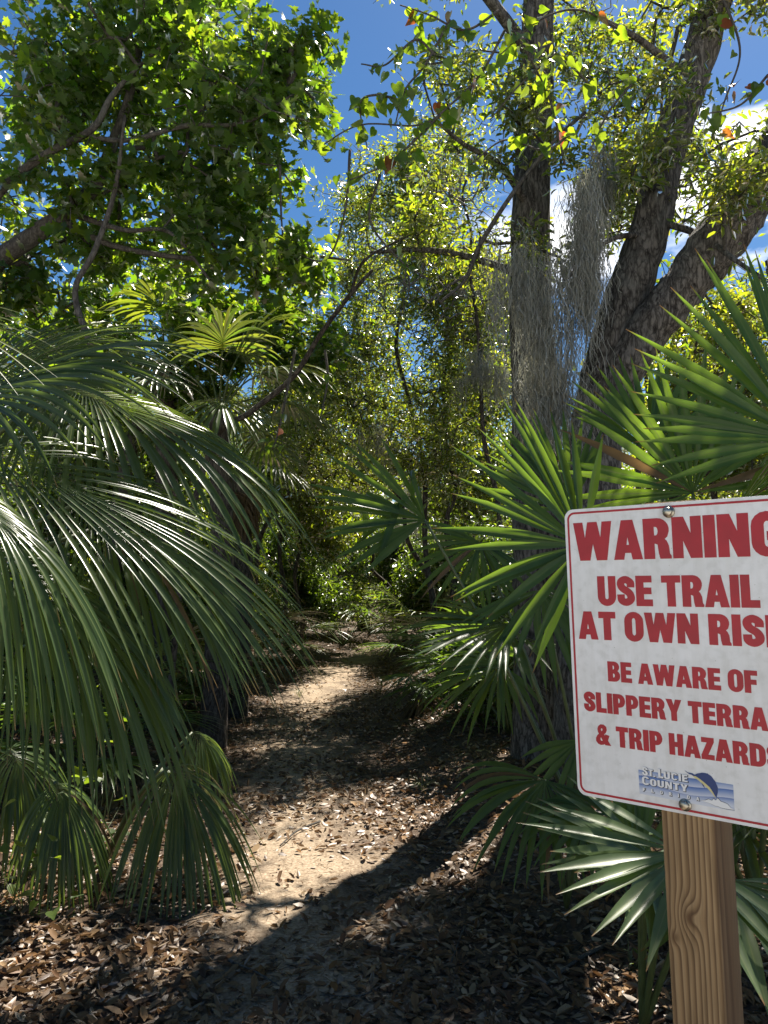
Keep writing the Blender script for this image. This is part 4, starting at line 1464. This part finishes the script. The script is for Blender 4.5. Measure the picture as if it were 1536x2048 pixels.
cc = mixc(n, l, 1.0, mixc(n, l, 1.0, ra_.outputs[0], rb_.outputs[0], 'MULTIPLY'), rc_.outputs[0], 'MULTIPLY')
gm_ = n.new('ShaderNodeMapping')
gm_.inputs['Scale'].default_value = (28, 28, 2.2)
l.new(tcn.outputs['Object'], gm_.inputs[0])
gn_ = n.new('ShaderNodeTexNoise')
gn_.inputs['Scale'].default_value = 2.0
gn_.inputs['Detail'].default_value = 6
l.new(gm_.outputs[0], gn_.inputs['Vector'])
gr2 = ramp(n, [(.36, (.93, .925, .91)), (.56, (1, 1, 1))])
l.new(gn_.outputs['Fac'], gr2.inputs[0])
cc = mixc(n, l, 1.0, cc, gr2.outputs[0], 'MULTIPLY')
for bz_ in (.287, -.287):
    sv = n.new('ShaderNodeVectorMath')
    sv.operation = 'DISTANCE'
    l.new(tcn.outputs['Object'], sv.inputs[0])
    sv.inputs[1].default_value = (CX, CY, CZ + bz_)
    rst = ramp(n, [(.011, (1, 1, 1)), (.024, (0, 0, 0))])
    l.new(math_node(n, l, 'ADD', sv.outputs['Value'], math_node(n, l, 'MULTIPLY_ADD', na.outputs['Fac'], .012, -.006)), rst.inputs[0])
    cc = mixc(n, l, math_node(n, l, 'MULTIPLY', rst.outputs[0], .35), cc, (.30, .19, .10))
b = n.new('ShaderNodeBsdfPrincipled')
b.inputs['Roughness'].default_value = .38
l.new(cc, b.inputs['Base Color'])
l.new(b.outputs[0], out.inputs[0])
M['sign_white'] = pm
M['sign_red'] = plain_mat('sign_red', (.42, .007, .02), .4, noise=(30, .8))
M['sign_edge'] = plain_mat('sign_edge', (.5, .5, .48), .5, .6, noise=(40, .5))
M['steel'] = plain_mat('bolt_steel', (.5, .46, .38), .32, 1.0, noise=(60, .55))
M['print_dark'] = plain_mat('print_dark', (.012, .015, .022), .4)
M['print_white'] = plain_mat('print_white', (.78, .78, .77), .4)
M['print_navy'] = plain_mat('print_navy', (.012, .04, .16), .4)
M['print_gold'] = plain_mat('print_gold', (.62, .55, .25), .4)
bm_, n, l, out = nmat('print_blue_waves')
tcn = n.new('ShaderNodeTexCoord')
sx_ = n.new('ShaderNodeSeparateXYZ')
l.new(tcn.outputs['Object'], sx_.inputs[0])
wv = math_node(n, l, 'MULTIPLY', math_node(n, l, 'SINE', math_node(n, l, 'MULTIPLY_ADD', sx_.outputs['X'], 40.0, 1.2)), .0035)
zz_ = math_node(n, l, 'ADD', sx_.outputs['Z'], wv)
band = math_node(n, l, 'FRACT', math_node(n, l, 'MULTIPLY_ADD', zz_, 62.0, -.25))
rw = ramp(n, [(0, (.52, .56, .66)), (.7, (.16, .25, .48)), (1, (.045, .12, .36))])
l.new(band, rw.inputs[0])
fade = n.new('ShaderNodeMapRange')
fade.inputs[1].default_value = CZ - .281
fade.inputs[2].default_value = CZ - .258
l.new(sx_.outputs['Z'], fade.inputs[0])
cb = mixc(n, l, fade.outputs[0], (.62, .65, .71), rw.outputs[0])
b = n.new('ShaderNodeBsdfPrincipled')
b.inputs['Roughness'].default_value = .4
l.new(cb, b.inputs['Base Color'])
l.new(b.outputs[0], out.inputs[0])
M['print_blue'] = bm_

panel = slab('sign_panel', rrect(-.2286, .2286, -.305, .305, .019), 0, .0022, M['sign_white'], sgn, bevel=.0003)
bo, bi = rrect(-.2225, .2225, -.299, .299, .0165, 9), rrect(-.2182, .2182, -.2947, .2947, .0125, 9)
slab('border', bo, -.0009, -.0004, M['sign_red'], panel, [bi])
FR = (-.0009, -.0004)
for txt, (x0, x1, z0, z1), lab in (
        ('WARNING', (-.206, .206, .1962, .2730), 'large red heading reading WARNING'),
        ('USE TRAIL', (-.158, .158, .1003, .1582), 'red line reading USE TRAIL'),
        ('AT OWN RISK', (-.206, .206, .0282, .0836), 'red line reading AT OWN RISK'),
        ('BE AWARE OF', (-.1452, .1452, -.0580, -.0190), 'small red line reading BE AWARE OF'),
        ('SLIPPERY TERRAIN', (-.2028, .2028, -.1250, -.0858), 'small red line reading SLIPPERY TERRAIN'),
        ('& TRIP HAZARDS', (-.1793, .1793, -.1918, -.1525), 'small red line reading & TRIP HAZARDS')):
    tag(multi('lettering', layout(txt, x0, x1, z0, z1), FR[0], FR[1], M['sign_red'], panel, bold=.034 * (z1 - z0)), lab)

# county logo: blue waves, leaping sailfish, white splash, white lettering with a dark shadow
slab('logo_plate', [(-.091, -.281), (.092, -.2825), (.092, -.2335), (-.091, -.2330)], -.0009, -.0004, M['print_blue'], panel)
fish_x, fish_z = .003, -.2325


def fx(pts):
    return [(fish_x + a * .001, fish_z + c * .001) for a, c in pts]


sail = slab('sailfish', fx([(0, 12), (7, 9), (13, 9), (19, 7), (24, 10), (33, 13), (43, 13), (50, 9), (57, 0), (61, -10), (60.5, -20), (57.5, -30), (52, -22), (45, -13), (36, -6), (27, 1), (19, 2.5), (13, 6), (8, 6.5)]), -.0014, -.0009, M['print_navy'], panel)
slab('sailfish_belly', fx([(15, 4.5), (19, 1), (25, -2), (33, -8), (42, -15), (50, -23), (56.5, -31.5), (53, -23), (46, -12), (37, -5.2), (28, 1), (21, 4.5)]), -.0019, -.0014, M['print_gold'], panel)
slab('sailfish_fin', fx([(31, -5), (35, -10), (37, -16), (33, -11)]), -.0019, -.0014, M['print_navy'], panel)
spl = [(28, -40), (36, -38.5), (43, -35), (49, -37), (52, -32.5), (56, -35), (60, -30.5), (65, -35.5), (71, -36.5), (77, -38), (82, -43.5), (88.5, -47), (74, -47.5), (64, -47), (60, -45.5), (54, -45.5), (49, -43.5), (41, -42)]
slab('splash_outline', fx([((a - 58) * 1.03 + 58, (c + 40) * 1.13 - 40) for a, c in spl]), -.0014, -.0009, M['print_dark'], panel)
slab('splash', fx(spl), -.0019, -.0014, M['print_white'], panel)


def logo_text(words, z0, h):
    sh, wh = [], []
    for txt, x0, x1, k in words:
        g = layout(txt, x0, x1, z0, z0 + h * k, gap=.12, space=.2)
        wh += g
        sh += [[[(a + .0007, c - .0007) for a, c in lp] for lp in q] for q in g]
    o1 = multi('lettering_shadow', sh, -.0014, -.0009, M['print_dark'], panel, bold=.0007)
    o2 = multi('lettering', wh, -.0019, -.0014, M['print_white'], panel, bold=.0001)
    tag(o2, 'white logo lettering reading ' + ' '.join(w[0] for w in words).strip())
    return o1, o2


# the letter C is only needed by the logo
GL['C'] = (.56, [arc(.29, .70, .27, .315, 20, 180, 9) + arc(.29, .30, .27, .315, 180, 340, 9) + arc(.29, .30, .11, .15, 340, 180, 6) + arc(.29, .70, .11, .15, 180, 20, 6)])
logo_text([('S', -.0830, -.0715, 1.0), ('T.', -.0700, -.0555, .8), ('L', -.0500, -.0400, 1.0), ('UCIE', -.0390, .0078, .8)], -.2420, .0170)
logo_text([('C', -.0845, -.0690, 1.05), ('OUNTY', -.0675, .0070, .85)], -.2605, .0155)
fl = 'FLORIDA'
logo_text([(c, -.0835 + i * .0177, -.0835 + i * .0177 + (.0018 if c == 'I' else .0052), 1.0) for i, c in enumerate(fl)], -.2738, .0066)

# bolts: washer + hexagonal head
for bz in (.287, -.287):
    a = np.linspace(0, 2 * np.pi, 25)[:-1]
    wv_, wt_ = tube([[CX, CY - .0004, CZ + bz], [CX, CY - .0026, CZ + bz]], [.0125, .0118], 24)
    hx, ht = tube([[CX, CY - .0026, CZ + bz], [CX, CY - .0082, CZ + bz], [CX, CY - .0098, CZ + bz]], [.0095, .0095, .0076], 6)
    V, T = join([(wv_, wt_), (hx, ht)])
    link('bolt', mesh('bolt', V, T, M['steel'], smooth=False), sgn)

# 4x4 timber post
wm, n, l, out = nmat('post_timber')
tcn = n.new('ShaderNodeTexCoord')
mpn = n.new('ShaderNodeMapping')
mpn.inputs['Location'].default_value = (.11, -.03, 0)
mpn.inputs['Scale'].default_value = (1, 1, .055)
l.new(tcn.outputs['Object'], mpn.inputs[0])
dn = n.new('ShaderNodeTexNoise')
dn.inputs['Scale'].default_value = 9
dn.inputs['Detail'].default_value = 3
l.new(mpn.outputs[0], dn.inputs['Vector'])


def knot(x, z, amp, sig):
    s = n.new('ShaderNodeVectorMath')
    s.operation = 'SUBTRACT'
    l.new(tcn.outputs['Object'], s.inputs[0])
    s.inputs[1].default_value = (x, CY + .0025, z)
    sc_ = n.new('ShaderNodeVectorMath')
    sc_.operation = 'MULTIPLY'
    l.new(s.outputs[0], sc_.inputs[0])
    sc_.inputs[1].default_value = (1, .25, .62)
    ln = n.new('ShaderNodeVectorMath')
    ln.operation = 'LENGTH'
    l.new(sc_.outputs[0], ln.inputs[0])
    d2 = math_node(n, l, 'POWER', math_node(n, l, 'DIVIDE', ln.outputs['Value'], sig), 2.0)
    e = math_node(n, l, 'EXPONENT', math_node(n, l, 'MULTIPLY', d2, -1.0))
    return math_node(n, l, 'MULTIPLY', e, amp), ln.outputs['Value']


sep = n.new('ShaderNodeSeparateXYZ')
l.new(mpn.outputs[0], sep.inputs[0])
rr_ = math_node(n, l, 'SQRT', math_node(n, l, 'ADD', math_node(n, l, 'POWER', math_node(n, l, 'ABSOLUTE', sep.outputs['X']), 2.0), math_node(n, l, 'POWER', math_node(n, l, 'ABSOLUTE', sep.outputs['Y']), 2.0)))
k1, d1 = knot(CX - .006, CZ - .505, .022, .022)
k2, d2_ = knot(CX - .036, CZ - .55, .008, .010)
ringv = math_node(n, l, 'ADD', rr_, math_node(n, l, 'ADD', math_node(n, l, 'MULTIPLY', dn.outputs['Fac'], .03), math_node(n, l, 'ADD', k1, k2)))
ring = math_node(n, l, 'FRACT', math_node(n, l, 'MULTIPLY', ringv, 105.0))
rgr = ramp(n, [(0, (.41, .28, .145)), (.45, (.33, .21, .10)), (.86, (.14, .08, .038)), (1, (.39, .26, .13))])
l.new(ring, rgr.inputs[0])
fn_ = n.new('ShaderNodeTexNoise')
fn_.inputs['Scale'].default_value = 5
fn_.inputs['Detail'].default_value = 4
l.new(mpn.outputs[0], fn_.inputs['Vector'])
fr_ = ramp(n, [(.35, (.62, .55, .48)), (.62, (1, 1, 1))])
l.new(fn_.outputs['Fac'], fr_.inputs[0])
col = mixc(n, l, 1.0, rgr.outputs[0], fr_.outputs[0], 'MULTIPLY')
gr_ = n.new('ShaderNodeTexNoise')
gr_.inputs['Scale'].default_value = 160
gr_.inputs['Detail'].default_value = 3
l.new(mpn.outputs[0], gr_.inputs['Vector'])
grr = ramp(n, [(.3, (.7, .7, .7)), (.6, (1, 1, 1))])
l.new(gr_.outputs['Fac'], grr.inputs[0])
col = mixc(n, l, 1.0, col, grr.outputs[0], 'MULTIPLY')
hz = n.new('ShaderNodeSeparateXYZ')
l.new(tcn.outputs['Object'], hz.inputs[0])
hr = n.new('ShaderNodeMapRange')        # darker brown over the right-hand face
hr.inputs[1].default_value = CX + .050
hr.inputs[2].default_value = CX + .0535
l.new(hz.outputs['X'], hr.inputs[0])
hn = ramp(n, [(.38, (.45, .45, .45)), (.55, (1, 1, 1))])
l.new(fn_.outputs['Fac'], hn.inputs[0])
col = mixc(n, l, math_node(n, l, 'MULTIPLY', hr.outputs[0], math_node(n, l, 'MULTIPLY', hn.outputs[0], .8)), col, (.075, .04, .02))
for dd_, rad_ in ((d1, .009), (d2_, .0075)):
    kr = ramp(n, [(rad_ * .3, (1, 1, 1)), (rad_ * 1.4, (0, 0, 0))])
    l.new(dd_, kr.inputs[0])
    col = mixc(n, l, math_node(n, l, 'MULTIPLY', kr.outputs[0], .75), col, (.10, .05, .022))
b = n.new('ShaderNodeBsdfPrincipled')
b.inputs['Roughness'].default_value = .7
b.inputs['Specular IOR Level'].default_value = .3
l.new(col, b.inputs['Base Color'])
bp = n.new('ShaderNodeBump')
bp.inputs['Strength'].default_value = .35
bp.inputs['Distance'].default_value = .002
l.new(math_node(n, l, 'ADD', ring, gr_.outputs['Fac']), bp.inputs['Height'])
l.new(bp.outputs[0], b.inputs['Normal'])
l.new(b.outputs[0], out.inputs[0])
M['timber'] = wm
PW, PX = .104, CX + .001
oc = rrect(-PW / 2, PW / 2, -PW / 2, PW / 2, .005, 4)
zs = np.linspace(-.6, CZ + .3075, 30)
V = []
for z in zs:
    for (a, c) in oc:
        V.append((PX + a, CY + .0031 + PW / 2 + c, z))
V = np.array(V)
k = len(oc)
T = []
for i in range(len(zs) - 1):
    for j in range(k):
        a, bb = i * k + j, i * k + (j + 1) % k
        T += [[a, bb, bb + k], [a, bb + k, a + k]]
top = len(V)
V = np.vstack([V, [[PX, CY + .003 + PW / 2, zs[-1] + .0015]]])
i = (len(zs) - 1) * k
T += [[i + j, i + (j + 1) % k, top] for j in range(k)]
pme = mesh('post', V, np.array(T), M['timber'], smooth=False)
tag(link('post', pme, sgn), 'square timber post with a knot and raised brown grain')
# ------------------------------------------------------------------ leaf litter, twigs, small plants
rngL = np.random.default_rng(99)


def litter_points(n_, ymin, ymax, pw):
    y = ymin + (ymax - ymin) * rngL.random(n_) ** pw
    x = trail_x(y) + rngL.normal(size=n_) * 0 + (rngL.random(n_) * 2 - 1) * (y * .62 + .6)
    o = np.abs(off(x, y))
    q = np.column_stack([x, y, np.zeros(n_)])
    dens = np.clip(.5 + .75 * np.clip((o - .25) / .7, 0, 1) + .55 * vnoise(q * 1.7), .05, 1)
    k = (rngL.random(n_) < dens) & (x > -y * .56 - .4) & (x < y * .56 + .4)
    return x[k], y[k]


x1_, y1_ = litter_points(60000, 2.3, 9, 1.5)
x2_, y2_ = litter_points(34000, 8.5, 20, 1.2)
x, y = np.concatenate([x1_, x2_]), np.concatenate([y1_, y2_])
z = gh(x, y)
k = len(x)
pos = np.column_stack([x, y, z + rngL.random(k) * .014 + .003])
a = rngL.random(k) * 2 * np.pi
head = np.column_stack([np.cos(a), np.sin(a), rngL.normal(size=k) * .25])
rot = leaf_frames(k, unit(head), UP, .33, rngL)
flip = rngL.random(k) < .4
rot[flip] = rot[flip] * np.array([1, -1, -1])
rot = rot * np.stack([np.ones(k), rngL.uniform(.6, 1.35, k), rngL.uniform(.3, 2.6, k)], axis=1)[:, None, :]
sc_ = rngL.uniform(.018, .07, k)
rn = rngL.random(k)
u, v, dep = pix(pos)
fr_in = (u > 10) & (u < 1526) & (v < 2040) & (v > 1300)
size = np.where(fr_in, sc_ / dep, 0)
ind = np.zeros(k, bool)
ind[np.argsort(-size)[:220]] = True
V, T, at = scatter(DRY, pos[~ind], rot[~ind], sc_[~ind], rn[~ind])
tag(link('leaf_litter', mesh('leaf_litter', V, T, M['litter'], at)), 'brown fallen leaves covering the forest floor', 'leaf litter', kind='stuff')
dme = mesh('fallen_leaf', DRY[0], DRY[1], M['litter'], {'rnd': np.zeros(len(DRY[0]))})
for i in np.where(ind)[0]:
    o = link('fallen_leaf', dme)
    m4 = np.eye(4)
    m4[:3, :3] = rot[i] * sc_[i]
    m4[:3, 3] = pos[i]
    o.matrix_basis = Matrix(m4.tolist())
    tag(o, 'curled dry brown leaf lying on the ground in the foreground', 'leaf', 'large fallen leaves in the foreground')

TW = [((1230, 1940), (1090, 1990), 5, 'pale stick lying right of the trail in the lower foreground'), ((715, 1880), (850, 1925), 3, 'thin straw-coloured stick on the dark middle of the trail'),
      ((455, 1930), (560, 1985), 2.5, 'thin grey twig at the bottom left of the trail'), ((640, 1640), (560, 1690), 2.5, 'short twig lying in the middle of the trail'),
      ((1010, 1545), (1150, 1580), 4, 'grey stick resting against the foot of the oak'), ((260, 1900), (200, 1990), 2.5, 'slender twig among leaves at the lower left'),
      ((930, 1860), (900, 1940), 2.5, 'curved dark twig in the shaded leaf litter'), ((760, 1985), (640, 2005), 2, 'long thin twig near the bottom middle of the picture')]
for (a0, c0), (a1, c1), w, lab in TW:
    p0, p1 = onground(G(a0, c0)), onground(G(a1, c1))
    m = onground((p0 + p1) / 2 + np.append(rngL.normal(size=2) * .03, 0))
    s = spline([p0 + [0, 0, .012], m + [0, 0, .02], p1 + [0, 0, .012]], 10)
    V, T = tube(s - p0, np.linspace(w, w * .5, 10) * p0[1] / F, 6)
    o = link('fallen_twig', mesh('fallen_twig', V, T, M['twig']))
    o.location = tuple(p0)
    tag(o, lab, 'twig', 'twigs on the trail')


# crumbs of bark and straw
k = 16000
y = 2.3 + 10 * rngL.random(k) ** 1.6
x = trail_x(y) + (rngL.random(k) * 2 - 1) * (y * .6 + .5)
p0 = np.column_stack([x, y, gh(x, y) + .004])
a = rngL.random(k) * 6.283
L = rngL.uniform(.01, .06, k)
p1 = p0 + np.column_stack([np.cos(a) * L, np.sin(a) * L, rngL.random(k) * .006])
V, T = sticks(p0, p1, rngL.uniform(.0006, .0018, k), rngL.uniform(.0004, .001, k), 3)
tag(link('twig_crumbs', mesh('twig_crumbs', V, T, M['litter'], {'rnd': np.repeat(rngL.random(k), 6)})), 'small bits of twig and straw scattered over the ground', 'debris', kind='stuff')


def seedling(label, name, u, v, d, n_, spread, size, tm, mat, cat):
    b0 = onground(G(u, v)) if d is None else onground(P(u, v, d))
    t = thing(name, b0, label, cat)
    me = mesh('leaf', tm[0], tm[1], M[mat], {'rnd': np.zeros(len(tm[0]))})
    A, B = [], []
    pos = []
    for i in range(n_):
        p = np.array([rngL.normal() * spread * .5, rngL.normal() * spread * .5, abs(rngL.normal()) * spread * .7 + .04])
        A.append(p * [.2, .2, 0])
        B.append(p)
        pos.append(p + b0)
    V, T = sticks(np.array(A), np.array(B), np.full(n_, .002), np.full(n_, .0012))
    link('stems', mesh('stems', V, T, M['petiole']), t)
    h = unit(rngL.normal(size=(n_, 3)) * [1, 1, .3])
    leaf_objects('leaf', me, np.array(pos), leaf_frames(n_, h, UP, .4, rngL), size * rngL.uniform(.7, 1.2, n_), t, b0)


seedling('leafy grapevine seedling catching light beneath the left fronds', 'grapevine_seedling', 190, 1690, 4.4, 26, .45, .10, MAPLE, 'vine', 'plant')
seedling('dark leafy weed at the left edge below the palm', 'weed', 50, 1850, None, 22, .3, .07, HEART, 'vine', 'plant')
seedling('small broad-leaved seedling at the lower left edge of the palm', 'seedling', 130, 1700, 4.0, 14, .3, .085, HEART, 'vine', 'plant')
seedling('tiny green sprout in the shaded litter left of the sign post', 'sprout', 1262, 1990, None, 6, .07, .035, OAK, 'vine', 'plant')


def tuft(label, u, v, n_, h):
    b0 = onground(G(u, v))
    t = thing('grass_tuft', b0, label, 'grass')
    for i in range(n_):
        a = rngL.random() * 6.283
        d0 = unit(np.array([math.cos(a) * .6, math.sin(a) * .6, 1.0]))
        V, T, mid, al = leaflet_strip(np.array([math.cos(a), math.sin(a), 0]) * .02, d0, unit(np.array([-math.cos(a), -math.sin(a), .6])), h * rngL.uniform(.6, 1.1), .004, .004, .1, 1.3, 1.6, .1, K=6, fuse=False)
        link('blade', mesh('blade', V, T, M['grass'], {'rnd': np.full(len(V), rngL.random())}), t)


tuft('small grass tuft on the bank right of the trail', 845, 1590, 26, .17)
tuft('pale grass tuft beside the dark palmetto at the trail edge', 800, 1425, 22, .25)
tuft('thin green grass tuft by the left edge of the far trail', 600, 1390, 24, .25)
